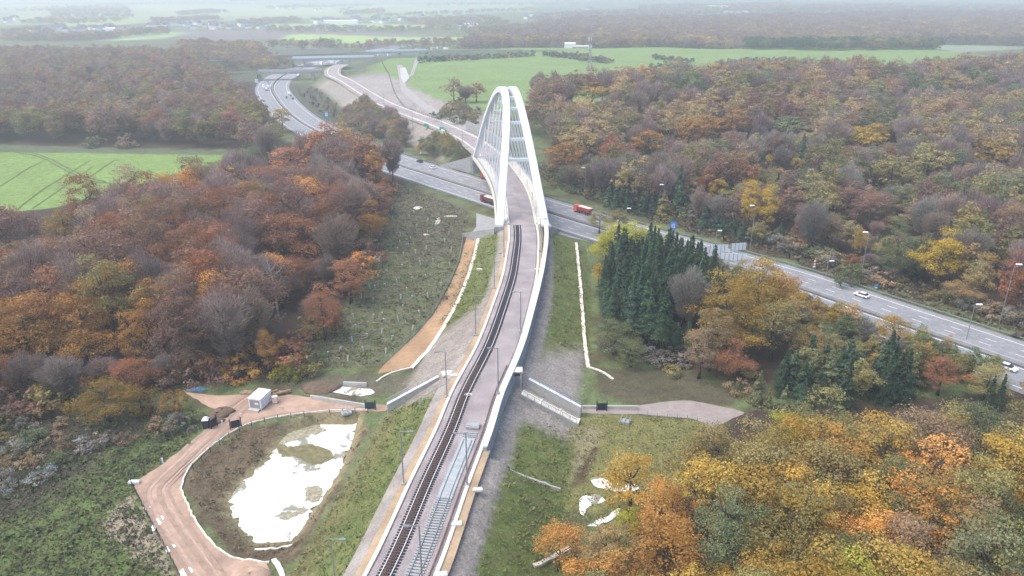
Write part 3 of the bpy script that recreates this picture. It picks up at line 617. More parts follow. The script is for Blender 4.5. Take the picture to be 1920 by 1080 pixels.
#@@FURNITURE
# ------------------------------------------------------------ lamps, signs, fences
def rail_lamp(px, py, label, z=-.15, h=10.5, arm=-1.0):
    x, y = P(px, py, z); g = thing('lamp_post', (x, y, z), label, 'lamp post', 'lamp posts along the railway')
    MB().tube([(0, 0, 0), (0, 0, h)], [.13, .09], 8).build('pole', 'galv', g); MB().box((0, 0, .1), (.7, .7, .5)).build('base', 'conc', g)
    MB().tube([(0, 0, h - .1), (arm * 1.4, -.2, h + .1)], .07, 6).build('arm', 'galv', g); MB().box((arm * 1.7, -.22, h + .06), (.9, .4, .18)).build('lamp_head', 'galv', g)
for px, py, z, a, lb in [(757, 908, -.2, 1, 'grey lamp post on the left sand strip above the pond bank'), (838, 745, -.2, -1, 'grey lamp post beside the left staircase landing'),
                      (892, 629, -.2, 1, 'grey lamp post left of the track above the sand path bend'), (927, 541, -.2, 1, 'grey lamp post left of the dark track, second before the arch'),
                      (945, 481, -.2, 1, 'grey lamp post left of the dark track, nearest the arch'), (876, 911, -.2, -1, 'grey lamp post beside the plastic-covered new sleepers'),
                      (792, 1098, -.2, -1, 'grey lamp post at the very front between the tracks'), (976, 622, .2, -1, 'grey lamp post on the ballast right of the dark track, farther from camera'),
                      (934, 738, .2, -1, 'grey lamp post by the retaining wall opposite the left staircase'), (632, 1120, -3.2, 1, 'grey lamp post on the grass bank below the pond'), (1012, 470, .3, 1, 'grey lamp post on the retaining wall close to the right arch foot'),
                      (774, 240, -.3, 1, 'lamp post right of the far railway near the earth cutting'), (720, 200, -.3, 1, 'lamp post left of the far railway beyond the shrubs'), (867, 268, -.3, 1, 'lamp post beside the far railway just past the bridge')]:
    rail_lamp(px, py, lb, z, 10.5, a)
def street_lamp(px, py, ptop, label, side=-1):
    x, y = P(px, py); z = hz(x, y); s = scale_at(x, y); h = (py - ptop) / (s * math.cos(math.atan2(HC - z, y))) ; h = min(max(h, 6), 20)
    g = thing('street_lamp', (x, y, z), label, 'street lamp', 'lamps beside the motorway')
    MB().tube([(0, 0, 0), (0, 0, h)], [.12, .08], 8).build('pole', 'galv', g); MB().tube([(0, 0, h), (side * .9, 0, h + .08)], .09, 6).build('arm', 'galv', g)
    MB().hull8([(side * 1.1 - .8, -.3, h), (side * 1.1 + .8, -.3, h), (side * 1.1 + .8, .3, h), (side * 1.1 - .8, .3, h)], [(side * 1.1 - .65, -.2, h + .22), (side * 1.1 + .65, -.2, h + .22), (side * 1.1 + .65, .2, h + .22), (side * 1.1 - .65, .2, h + .22)]).build('lamp_head', 'lamp', g)
for px, py, pt_, lb, sd in [(1872, 612, 500, 'tall lamp post at the right edge of the photo before dark trees', 1), (1611, 535, 438, 'tall lamp post left of the two round green bushes', -1), (1406, 470, 388, 'tall lamp post in front of yellow birches', -1),
                        (1096, 372, 316, 'tall lamp post above the orange dump truck', -1), (1241, 410, 348, 'tall lamp post before the pointed olive tree', -1), (1812, 636, 572, 'short lamp post standing at the motorway barrier right of the white car', 1),
                        (1548, 522, 495, 'short lamp post right of the round speed signs', 1), (1341, 462, 436, 'short lamp post left of the pale bridge panels', 1), (1172, 430, 391, 'short lamp post whose head shows above lime tree', 1)]:
    street_lamp(px, py, pt_, lb, sd)
# guard rails
def guard(o, y0, y1, label, z=-9.0):
    l = offset_line(FE, o); k = [p for p in l if y0 < p[1] < y1]; l = resample(np.array(k), 4.0); g = thing('guard_rail', (*l[0], z), label, 'guard rail', 'motorway barriers')
    under(prism_along(l, -.05, .05, z + .45, z + .8).build('rail', 'galv'), g); ps = MB()
    for p in l: ps.box((p[0], p[1], z + .35), (.1, .12, .8))
    under(ps.build('posts', 'galv'), g); tag(g.children[-1], kind='stuff')
guard(-.9, 100, 560, 'steel guard rail along the far edge of the motorway'); guard(30.6, 230, 560, 'steel guard rail along the near edge of the motorway')
cb = [p for p in offset_line(FE, 14.9) if 60 < p[1] < 830]; tag(prism_along(resample(np.array(cb), 4), -.3, .3, -9.0, -8.1).build('median_barrier', 'conc'), 'low concrete barrier along the middle of the motorway', 'barrier')
def sign(px, py, w_, h_, ph, m, label, bars=None, z=None):
    x, y = P(px, py); z = hz(x, y); g = thing('road_sign', (x, y, z), label, 'road sign')
    for s in (-.3, .3): MB().tube([(s * w_, .06, 0), (s * w_, .06, ph + h_ * .9)], .06, 6).build('post', 'galv', g)
    MB().box((0, 0, ph + h_ / 2), (w_, .08, h_)).build('panel', m, g)
    for bx_, bz_, bw, bh, bm in bars or []: MB().box((bx_, -.06, ph + bz_), (bw, .04, bh)).build('marking', bm, g)
sign(1261, 440, 2.2, 3.0, 2.2, 'blue', 'blue motorway sign with white bars above the spruces', [(-.55, 1.4, .14, 1.5, 'signw'), (-.1, 1.4, .2, 1.8, 'signw'), (.45, 1.4, .2, 1.8, 'signw')])
sign(613, 224, 3.2, 3.6, 1.5, 'blue', 'blue sign with white panel beside the far motorway bend', [(0, 2.0, 1.9, 2.4, 'signw'), (0, 2.2, 1.0, .6, 'blue')])
sign(1641, 546, 1.0, 1.6, .9, 'blue', 'small blue and white sign beyond the motorway barrier', [(0, .35, .7, .35, 'signw'), (0, 1.3, .7, .35, 'green')])
sign(482, 158, 3.2, 3.4, 1.6, 'signw', 'pale sign at the left side of the far motorway', [(0, 1.8, 2.4, 1.6, 'noise')])
def speed_sign(px, py, label):
    x, y = P(px, py); z = hz(x, y); g = thing('road_sign', (x, y, z), label, 'road sign'); MB().tube([(0, 0, 0), (0, 0, 4.0)], .06, 6).build('post', 'galv', g)
    for k, zz in enumerate((3.6, 2.55)):
        rg = MB().tube([(0, -.05, zz), (0, -.12, zz)], .5, 16).build('red_ring', 'signred', g); MB().tube([(0, -.11, zz), (0, -.15, zz)], .33, 16).build('white_disc', 'signw', g)
    MB().box((0, -.1, 1.65), (.9, .06, .55)).build('plate', 'signw', g)
speed_sign(1525, 508, 'two round red ringed signs on one post beside the motorway')
x, y = P(789, 296); sp = thing('road_sign', (x, y, hz(x, y)), 'small round pale sign before the bushes beside the motorway', 'road sign'); MB().tube([(0, 0, 0), (0, 0, 3)], .06, 6).build('post', 'galv', sp); MB().tube([(0, -.05, 2.9), (0, -.12, 2.9)], .55, 16).build('red_ring', 'signred', sp); MB().tube([(0, -.11, 2.9), (0, -.15, 2.9)], .42, 16).build('white_disc', 'signw', sp)
def fence(px, label, h=1.5, step=2.6, z=-9, m='galv', wires=3, pr=.05, grp='wire fences around the site'):
    l = resample(catmull(PP(px, z), 6), step); hs = Hgt(l[:, 0], l[:, 1]); g = thing('wire_fence', (*l[0], hs[0]), label, 'fence', grp)
    wm = MB()
    for (x, y), q in zip(l, hs): under(MB().tube([(x, y, q - .1), (x, y, q + h)], pr, 5).build('post', m), g)
    for k in range(wires): wm.tube([(x, y, q + h * (k + 1) / wires - .03) for (x, y), q in zip(l, hs)], .022, 4)
    under(wm.build('wire', m), g)
fence([(869, 445), (860, 490), (838, 540), (808, 592), (764, 640), (718, 684)], 'tall mesh fence between the sand path and the sapling clearing', 1.7, 2.6, -9, 'galv', 7)
fence([(247, 910), (262, 940), (288, 990), (318, 1045), (340, 1090)], 'wire fence on dark posts left of the dirt road', 1.6, 1.9, -9, 'dark', 4)
fence([(246, 900), (262, 868), (300, 830), (340, 812), (380, 800)], 'green wire fence through the scrub up to the portable toilet', 1.6, 2.2, -9, 'teal', 5)
fence([(690, 774), (610, 778), (550, 783), (485, 797), (445, 812), (398, 846), (362, 878)], 'wire fence on thin posts along the upper edge of the pond bank', 1.4, 2.8, -9, 'dark', 3, .08)
fence([(1196, 776), (1240, 783), (1290, 786), (1325, 795)], 'thin wire fence along the grey path right of the railway', 1.2, 2.2, -9, 'galv', 2)
fence([(1150, 1078), (1040, 1052), (990, 1060)], 'thin wire fence before the orange trees at the bottom', 1.3, 2.2, -9, 'dark', 3)
fence([(716, 118, 2), (728, 140, 2), (740, 168, 2), (762, 190, 2), (800, 212, 2), (828, 226, 2)], 'dark fence along the ridge above the bare earth cutting', 2.2, 5, 2, 'dark', 6, .08)
# sapling guards
gp = [(735, 395), (780, 388), (660, 600), (700, 570), (722, 605), (745, 600), (770, 620), (690, 632), (725, 540), (745, 530), (770, 525), (800, 520), (825, 535), (775, 560), (805, 560), (700, 540), (760, 480), (780, 475), (752, 505), (790, 495), (815, 490),
      (840, 500), (690, 545), (666, 620), (712, 625), (735, 640), (660, 640), (680, 560), (760, 580), (790, 590), (772, 450), (800, 440), (752, 442), (830, 455), (850, 470), (744, 470), (776, 400), (800, 395), (640, 660), (720, 590), (748, 562), (766, 545), (765, 410), (738, 415), (805, 415), (845, 440), (800, 468), (782, 430), (748, 455), (770, 465), (700, 600), (680, 660), (720, 665), (650, 680), (610, 670)]
gr_ = MB().loft([[(-.14, -.14, 0), (.14, -.14, 0), (.14, .14, 0), (-.14, .14, 0)], [(-.2, -.2, 1.5), (.2, -.2, 1.5), (.2, .2, 1.5), (-.2, .2, 1.5)]]).build('guard_tube', 'guard'); st = MB().tube([(.26, 0, 0), (.26, 0, 1.9)], .05, 5).build('stake', 'wood')
g0 = None
for px, py in gp:
    x, y = P(px + random.uniform(-4, 4), py + random.uniform(-3, 3)); z = hz(x, y)
    if g0 is None:
        g0 = thing('sapling_guard', (x, y, z), 'pale tube guard round a sapling in the rough clearing', 'tree guard', 'sapling guards in the clearing'); gr_.parent = g0; st.parent = g0; o = g0
    else: o = copy_tree(g0); o.location = (x, y, z)
    o.rotation_euler = (random.uniform(-.25, .25), random.uniform(-.25, .25), random.uniform(0, 3))
# site cabin, toilet, heaps
x, y = P(482, 766); c = thing('site_cabin', (x, y, -8.95), 'white site cabin with grey front standing on the dirt yard', 'site cabin', None, R(-14))
MB().box((0, 1.6, 1.4), (2.9, 4.4, 2.5)).build('body', 'container', c); MB().box((0, 1.6, 2.75), (3.1, 4.6, .2)).build('roof', 'container', c)
MB().box((0, -.64, 1.35), (2.4, .08, 2.1)).build('front_panel', 'cgrey', c); MB().box((.55, -.7, 1.6), (.9, .06, .5)).build('window', 'sand', c); MB().box((0, -1.2, .25), (2.6, 1.0, .4)).build('step', 'pale', c)
for k in (.3, 1.7, 3.0): MB().box((1.47, k, 1.4), (.06, .7, 1.6)).build('side_panel', 'noise', c)
x, y = P(388, 803); t = thing('portable_toilet', (x, y, -8.95), 'dark blue portable toilet with white roof beside the dirt road', 'portable toilet', None, R(8))
MB().box((0, 0, 1.1), (1.25, 1.2, 2.1)).build('cabin', 'navy', t); MB().hull8([(-.7, -.68, 2.15), (.7, -.68, 2.15), (.7, .68, 2.15), (-.7, .68, 2.15)], [(-.35, -.4, 2.6), (.35, -.4, 2.6), (.35, .4, 2.6), (-.35, .4, 2.6)]).build('roof', 'signw', t); MB().box((.05, -.63, 1.0), (.8, .06, 1.8)).build('door', 'carblack', t)
def heap(px, py, a, b, h, m, label, cat='heap', name='soil_heap', dens=26):
    x, y = P(px, py); z = hz(x, y); mb = MB(); rings = []
    for i in range(8):
        t = i / 7; rr = math.cos(t * math.pi / 2) ** .8
        rings.append([(x + a * rr * math.cos(q) * (1 + .13 * math.sin(q * 3 + t * 4) + random.uniform(-.05, .05)), y + b * rr * math.sin(q) * (1 + random.uniform(-.06, .06)), z - .1 + h * math.sin(t * math.pi / 2) * (1 + .1 * math.sin(q * 2))) for q in np.linspace(0, 2 * math.pi, dens, endpoint=False)])
    return tag(mb.loft(rings).build(name, m, smooth=True), label, cat)
heap(402, 792, 2.2, 1.6, 1.1, 'soil', 'nearest dark soil heap behind the portable toilet'); heap(408, 782, 2.4, 1.7, 1.2, 'soil', 'middle dark soil heap of three behind the portable toilet'); heap(418, 774, 2.6, 1.8, 1.2, 'soil', 'farthest dark soil heap of three behind the portable toilet')
heap(470, 1082, 3.2, 2.2, 1.0, 'dirt', 'reddish dirt heap at the bottom edge by the pond kerb'); heap(368, 731, 2.4, .9, .7, 'bluetarp', 'crumpled blue tarpaulin lying at the forest edge', 'tarpaulin', 'tarpaulin')
heap(600, 728, 4.5, 3.0, 1.0, 'soil', 'low brown soil heap at the forest corner'); heap(524, 766, 1.0, .7, .5, 'dirt', 'small reddish mound right of the site cabin')
lp = thing('log_pile', (*P(500, 737), -9), 'row of cut logs along the yard behind the site cabin', 'log pile')
for k in range(14):
    x, y = P(460 + k * 6 + random.uniform(-1, 1), 739 + random.uniform(-2, 2)); a = random.uniform(-.7, .7); under(MB().tube([(x - math.cos(a), y - math.sin(a), -8.6 + .25 * (k % 2)), (x + math.cos(a), y + math.sin(a), -8.6 + .25 * (k % 2))], .32, 8).build('log', 'wood'), lp)
x, y = P(516, 755); tag(MB().box((x, y, -8.2), (1.0, .9, 1.5), .2).box((x, y, -7.4), (1.2, 1.0, .12), .2).build('cable_drum_box', 'sand'), 'small pale crate standing right of the site cabin', 'crate')
def outlet(px, py, rz, label):
    x, y = P(px, py); z = hz(x, y); g = thing('outlet_grate', (x, y, z), label, 'outlet grate', None, rz); MB().box((0, 0, .3), (2.2, 1.4, .6)).build('frame', 'conc', g)
    for k in range(3): MB().tube([(-.9 + k * .9, -1.0, .5), (-.9 + k * .9, 1.2, 1.3)], .08, 5).build('bar', 'galv', g)
outlet(650, 776, .4, 'grey steel outlet grate at the top corner of the pond'); outlet(1172, 792, -.4, 'grey steel outlet grate in the grass right of the railway')
x, y = P(252, 906); tag(MB().box((x, y, -8.7), (2.0, .7, .4), .05).box((x, y, -8.45), (1.8, .5, .12), .05).build('stone_block', 'signw'), 'white slab lying at the sharp bend of the dirt road', 'slab')
def barrier_post(px, py, label):
    x, y = P(px, py); tag(MB().box((x, y, -8.5), (.35, .12, 1.1), .3).box((x, y, -8.95), (.6, .6, .12), .3).build('marker_post', 'signw'), label, 'marker post')
barrier_post(417, 796, 'white marker board leaning beside the gate leaf'); barrier_post(452, 783, 'white marker board standing in the middle of the yard'); barrier_post(305, 867, 'white marker board beside the road above the sharp bend')
# pale noise panels of the motorway side bridge
def panels(px0, py0, px1, py1, n, label, h=2.6):
    a = P(px0, py0); b = P(px1, py1); g = thing('noise_barrier', (*a, -9), label, 'noise barrier')
    rz = math.atan2(b[1] - a[1], b[0] - a[0]); L = math.dist(a, b) / n
    for i in range(n):
        t = (i + .5) / n; x, y = a[0] + (b[0] - a[0]) * t, a[1] + (b[1] - a[1]) * t; under(MB().box((x, y, -9 + h / 2 + .8), (L * .88, .1, h), rz).build('panel', 'noise'), g)
        x, y = a[0] + (b[0] - a[0]) * i / n, a[1] + (b[1] - a[1]) * i / n; under(MB().box((x, y, -9 + h / 2 + .5), (.18, .2, h + .6), rz).build('post', 'galv'), g)
panels(1330, 476, 1364, 476, 5, 'left group of pale upright panels between spruces and motorway'); panels(1370, 474, 1398, 472, 4, 'right group of pale upright panels between spruces and motorway'); panels(1350, 490, 1398, 492, 6, 'lower row of pale panels half hidden by spruce tops', 2.2)
# green covers by the far track
for px, py, lb in [(799, 237, 'green tarpaulin covered crate left of the far track'), (829, 243, 'green tarpaulin covered crate nearer the bridge')]:
    x, y = P(px, py, -.2); tag(MB().hull8([(x - 1.6, y - 1, -.3), (x + 1.6, y - 1, -.3), (x + 1.6, y + 1, -.3), (x - 1.6, y + 1, -.3)], [(x - 1.2, y - .8, 1.5), (x + 1.3, y - .7, 1.2), (x + 1.2, y + .8, 1.3), (x - 1.3, y + .7, 1.6)]).build('covered_crate', 'green'), lb, 'covered crate')
# lattice mast in the field
x, y = P(1105, 140, 0); z = hz(x, y); ms_ = thing('lattice_mast', (x, y, z), 'dark lattice antenna mast standing in the green field', 'mast')
for sx in (-1, 1):
    for sy in (-1, 1): MB().tube([(sx * 1.6, sy * 1.6, 0), (sx * .7, sy * .7, 26), (sx * .6, sy * .6, 34)], .2, 5).build('leg', 'galv', ms_)
bz = MB()
for k in range(13):
    r0, r1 = 1.6 - .9 * k / 13, 1.6 - .9 * (k + 1) / 13; s = 1 if k % 2 else -1
    for q in range(4):
        a, b = [(-1, -1), (1, -1), (1, 1), (-1, 1)][q], [(-1, -1), (1, -1), (1, 1), (-1, 1)][(q + 1) % 4]
        bz.tube([(a[0] * r0, a[1] * r0, k * 2.0), (b[0] * r1, b[1] * r1, (k + 1) * 2.0)], .12, 4)
bz.build('bracing', 'galv', ms_)
for zz in (24, 31):
    for a in range(6): MB().box((1.6 * math.cos(a * 1.05), 1.6 * math.sin(a * 1.05), zz), (.6, .6, 3.4), a).build('antenna_panel', 'noise' if a % 2 else 'grey', ms_)
MB().tube([(0, 0, 34), (0, 0, 37)], .08, 5).build('spike', 'galv', ms_)

#@@VEHICLES
# ------------------------------------------------------------ vehicles
def wheels(g, xs, r, half, wd=.25):
    for x in xs:
        for s in (-1, 1):
            wo_ = MB().tube([(x, s * half - wd * .5, r), (x, s * half + wd * .5, r)], r, 12).build('wheel', 'tyre', g); MB().tube([(x, s * (half + wd * .5), r), (x, s * (half + wd * .5 + .02), r)], r * .55, 10).build('rim', 'galv', wo_)
def car(loc, rz, paint, label, group='cars on the motorway'):
    g = thing('car', loc, label, 'car', group, rz); L = 4.4
    prof = [(-2.2, .35), (-2.22, .75), (-1.95, .95), (1.15, .95), (2.05, .78), (2.2, .55), (2.15, .3)]
    b = MB().loft([[(x, s * .9 * (1 if z < .9 else .94), z) for x, z in prof] for s in (-1, 1)]).build('body', paint, g); bv = b.modifiers.new('bevel', 'BEVEL'); bv.width = .08; bv.segments = 2
    MB().hull8([(-1.9, -.82, .93), (1.2, -.82, .93), (1.2, .82, .93), (-1.9, .82, .93)], [(-1.25, -.66, 1.42), (.35, -.66, 1.42), (.35, .66, 1.42), (-1.25, .66, 1.42)]).build('window', 'glass', g)
    rf = MB().box((-.45, 0, 1.44), (1.55, 1.3, .06)).build('roof', paint, g)
    for s in (-1, 1): MB().box((2.12, s * .62, .68), (.12, .36, .16)).build('headlight', 'lamp', g); MB().box((-2.2, s * .62, .78), (.08, .34, .16)).build('tail_light', 'signred', g)
    wheels(g, (-1.35, 1.35), .32, .8); return g
def mw(px, py): return (*P(px, py, -8.97), -8.97)
def mwdir(px, py):
    x, y = P(px, py, -9); k = int(np.argmin(np.hypot(MWC[:, 0] - x, MWC[:, 1] - y))); k = min(max(k, 1), len(MWC) - 2); d = MWC[k + 1] - MWC[k - 1]; return math.atan2(d[1], d[0])
car(mw(787, 304), mwdir(787, 304), 'carblack', 'dark car on the motorway left of the bridge'); car(mw(811, 316), mwdir(811, 316), 'carwhite', 'pale blue-white car on the motorway left of the bridge')
car(mw(1615, 556), mwdir(1615, 556), 'carwhite', 'white saloon car alone on the motorway at right'); car(mw(1888, 692), mwdir(1888, 692) + math.pi, 'carwhite', 'white car partly behind bushes on the lower road at right')
def box_truck(loc, rz, label, cab, body, top):
    g = thing('lorry', loc, label, 'lorry', None, rz)
    c_ = MB().hull8([(4.6, -1.2, .5), (6.8, -1.2, .5), (6.8, 1.2, .5), (4.6, 1.2, .5)], [(4.6, -1.2, 3.3), (6.5, -1.2, 3.3), (6.5, 1.2, 3.3), (4.6, 1.2, 3.3)]).build('cab', cab, g); MB().box((6.72, 0, 2.3), (.1, 2.1, .8)).build('windscreen', 'glass', g)
    MB().box((-1.2, 0, 2.45), (11, 2.5, 2.7)).build('trailer', body, g); MB().box((-1.2, 0, 3.84), (10.9, 2.4, .1)).build('trailer_roof', top, g); MB().box((-6.75, 0, 2.4), (.08, 2.3, 2.5)).build('rear_door', cab, g)
    MB().box((0, 0, .85), (12.6, 1.0, .3)).build('chassis', 'dark', g); wheels(g, (-5.2, -4.0, -2.8, 3.4, 5.7), .5, 1.05, .3); return g
box_truck(mw(920, 338), mwdir(905, 335), 'grey sided lorry with red end passing under the bridge', 'red', 'grey', 'signw')
def tipper(loc, rz, label, cab, body, load):
    g = thing('dump_truck', loc, label, 'dump truck', None, rz)
    MB().hull8([(2.6, -1.2, .6), (4.6, -1.2, .6), (4.6, 1.2, .6), (2.6, 1.2, .6)], [(2.6, -1.15, 3.1), (4.3, -1.15, 3.1), (4.3, 1.15, 3.1), (2.6, 1.15, 3.1)]).build('cab', cab, g); MB().box((4.5, 0, 2.3), (.12, 2.0, .8)).build('windscreen', 'glass', g)
    MB().hull8([(-4.2, -1.0, 1.2), (2.3, -1.0, 1.2), (2.3, 1.0, 1.2), (-4.2, 1.0, 1.2)], [(-4.6, -1.25, 2.9), (2.4, -1.25, 2.9), (2.4, 1.25, 2.9), (-4.6, 1.25, 2.9)]).build('dump_body', body, g)
    MB().hull8([(-4.4, -1.1, 2.9), (2.2, -1.1, 2.9), (2.2, 1.1, 2.9), (-4.4, 1.1, 2.9)], [(-3.6, -.6, 3.15), (1.6, -.6, 3.2), (1.6, .6, 3.2), (-3.6, .6, 3.15)]).build('load', load, g)
    MB().box((0, 0, .9), (8.6, .9, .35)).build('chassis', 'dark', g); wheels(g, (-3.4, -2.2, 1.4, 3.6), .5, 1.0, .32); return g
tipper(mw(1093, 400), mwdir(1093, 400), 'orange red dump truck with pale load on the far carriageway', 'orange', 'red', 'sand'); tipper(mw(916, 381), mwdir(916, 381), 'maroon dump truck with pale load near the left arch foot', 'maroon', 'maroon', 'sand')
fc = [(545, 181, 'carwhite', 0), (549, 186, 'grey', 0), (542, 178, 'carwhite', 1), (537, 184, 'carsilver', 0), (500, 170, 'red', 1), (502, 165, 'carwhite', 1), (494, 166, 'carwhite', 2), (560, 145, 'grey', 2), (556, 146, 'carwhite', 0), (503, 156, 'carwhite', 0), (563, 141, 'carwhite', 0)]
for i, (px, py, m, k) in enumerate(fc):
    g = thing('distant_vehicle', mw(px, py), '', 'vehicle', 'traffic on the far motorway bend', mwdir(px, py)); ln_, h_ = (4.4, 1.5) if k == 0 else (6, 2.6) if k == 1 else (10, 3.6)
    MB().hull8([(-ln_ / 2, -1, .35), (ln_ / 2, -1, .35), (ln_ / 2, 1, .35), (-ln_ / 2, 1, .35)], [(-ln_ / 2, -1, h_ * .6), (ln_ / 2, -1, h_ * .6), (ln_ / 2, 1, h_ * .6), (-ln_ / 2, 1, h_ * .6)]).build('body', m, g)
    MB().hull8([(-ln_ * .48, -1, h_ * .6), (ln_ * .3, -1, h_ * .6), (ln_ * .3, 1, h_ * .6), (-ln_ * .48, 1, h_ * .6)], [(-ln_ * .4, -.8, h_), (ln_ * .15, -.8, h_), (ln_ * .15, .8, h_), (-ln_ * .4, .8, h_)]).build('top', 'signw' if k else 'glass', g)
    g['label'] = ('small distant car on the hazy motorway bend', 'distant van on the hazy motorway bend', 'distant lorry on the hazy motorway bend')[k]

#@@FARBUILT
# ------------------------------------------------------------ overpasses, houses
def overpass(px0, py0, px1, py1, zd, label, piers, th=1.6, wd=9, parapet='pale', ramp=60):
    a = Vector((*P(px0, py0, zd), 0)); b = Vector((*P(px1, py1, zd), 0)); d = (b - a); L = d.length; d.normalize(); n = Vector((-d.y, d.x, 0)); g = thing('overpass', (a.x, a.y, -9), label, 'overpass bridge'); rz = math.atan2(d.y, d.x)
    c_ = (a + b) / 2; under(MB().box((c_.x, c_.y, zd - th / 2), (L, wd, th), rz).build('deck', 'conc'), g)
    for s in (-1, 1): q = c_ + n * s * (wd / 2 - .1); under(MB().box((q.x, q.y, zd + .55), (L, .4, 1.5), rz).build('parapet', parapet), g)
    for t in piers: q = a.lerp(b, t); under(MB().box((q.x, q.y, (zd - th - 9.6) / 2), (2.4, wd * .8, zd - th + 9.6), rz).build('pier', 'pale'), g)
    for p, s in ((a, -1), (b, 1)):
        e = p + d * s * ramp; w2 = n * wd * .5; f = lambda q, z: (q.x, q.y, z)
        w3 = n * (wd * .5 + 10)
        tag(MB().hull8([f(p - w3, -10), f(e - w3 * .6, -10), f(e + w3 * .6, -10), f(p + w3, -10)] if s > 0 else [f(e - w3 * .6, -10), f(p - w3, -10), f(p + w3, -10), f(e + w3 * .6, -10)],
            [f(p - w2, zd), f(e - w2, zd - 1), f(e + w2, zd - 1), f(p + w2, zd)] if s > 0 else [f(e - w2, zd - 1), f(p - w2, zd), f(p + w2, zd), f(e + w2, zd - 1)]).build('bridge_ramp', mat('ramp_grass', (.12, .14, .09), .95, .2, .4)), kind='structure')
overpass(484, 134, 602, 132, -.6, 'low grey concrete overpass across the far motorway bend', (.02, .86), 2.4, 10, 'pale', 80)
overpass(548, 109, 702, 106, .6, 'wide pale concrete overpass further up the motorway', (.14, .60, .68, .98), 2.8, 14, 'noise', 110)
overpass(688, 97, 800, 94, -1, 'farthest pale overpass before the construction yard', (.05, .55, .9), 2.6, 12, 'noise', 120)
hw = MB().box((0, 0, 2.6), (11, 8, 5.4)).build('wall', 'wall'); hr_ = MB().loft([[(x, -4.5, 5.2), (x, 0, 8.6), (x, 4.5, 5.2)] for x in (-5.8, 5.8)]).build('roof', 'roof'); hd_ = MB().box((3, 1, 8.2), (.9, .9, 2)).build('chimney', 'redroof', hr_)
h0 = None
vil = [((30, 52), (120, 62), 8), ((95, 55), (250, 60), 16), ((280, 48), (420, 55), 18), ((420, 44), (500, 54), 9), ((560, 54), (700, 57), 16), ((575, 38), (760, 45), 20), ((500, 14), (700, 24), 16), ((770, 32), (920, 44), 14), ((985, 30), (1040, 36), 6), ((1060, 18), (1120, 26), 7), ((0, 36), (40, 44), 4), ((840, 46), (890, 54), 6)]
for (x0, y0), (x1, y1), n in vil:
    for k in range(n):
        px, py = random.uniform(x0, x1), random.uniform(y0, y1); x, y = P(px, py, -9); z = hz(x, y)
        if h0 is None:
            h0 = thing('house', (x, y, z), 'small pitched roof house in the hazy valley villages', 'house', 'houses of the far valley villages'); hw.parent = h0; hr_.parent = h0; o = h0
        else: o = copy_tree(h0); o.location = (x, y, z)
        s = random.uniform(1.0, 1.7); o.scale = (s * random.uniform(.9, 1.6), s, s); o.rotation_euler = (0, 0, random.uniform(0, 3.1))
def hall(px, py, w_, d_, h_, label, m='signw', rz=0.0):
    x, y = P(px, py, -9); z = hz(x, y); g = thing('warehouse', (x, y, z), label, 'warehouse', None, rz); MB().box((0, 0, h_ / 2), (w_, d_, h_)).build('wall', m, g); MB().loft([[(s * w_ / 2 * 1.02, -d_ / 2 - .5, h_ + .02), (s * w_ / 2 * 1.02, 0, h_ + 1.8), (s * w_ / 2 * 1.02, d_ / 2 + .5, h_ + .02)] for s in (-1, 1)]).build('roof', m, g)
hall(640, 44, 85, 20, 7, 'long white warehouse roof in the middle of the valley'); hall(1345, 20, 75, 25, 10, 'long white warehouse above the right forest'); hall(1300, 27, 60, 20, 8, 'grey long hall below the white warehouse', 'grey'); hall(1380, 29, 80, 20, 6, 'low pale hall right of the grey hall', 'noise')
hall(1068, 106, 14, 9, 6, 'small white farm building behind the green hill field'); hall(1090, 108, 26, 8, 3, 'low pale shed beside the white farm building', 'pale'); hall(55, 64, 30, 12, 6, 'pale farm hall at far left of the valley'); hall(210, 58, 45, 14, 6, 'bright pale hall in the left village'); hall(880, 50, 40, 14, 6, 'pale hall among trees right of the valley')
for k, (px, py) in enumerate([(580, 124), (592, 122), (603, 121), (614, 122), (622, 119), (632, 121), (640, 118), (712, 104), (722, 103), (730, 105), (738, 101), (762, 97), (780, 96), (820, 92), (836, 93), (812, 93)]):
    x, y = P(px, py, -9); rz = random.uniform(0, 3); tag(MB().box((x, y, -7.4), (random.uniform(5, 11), 2.6, 2.8), rz).box((x, y, -5.9), (random.uniform(3, 6), 2.4, .5), rz).build('site_vehicle', random.choice(['signw', 'container', 'noise'])), 'white parked site vehicle or container in the yard under the far overpasses', 'vehicle', 'parked vehicles and containers under the overpasses')

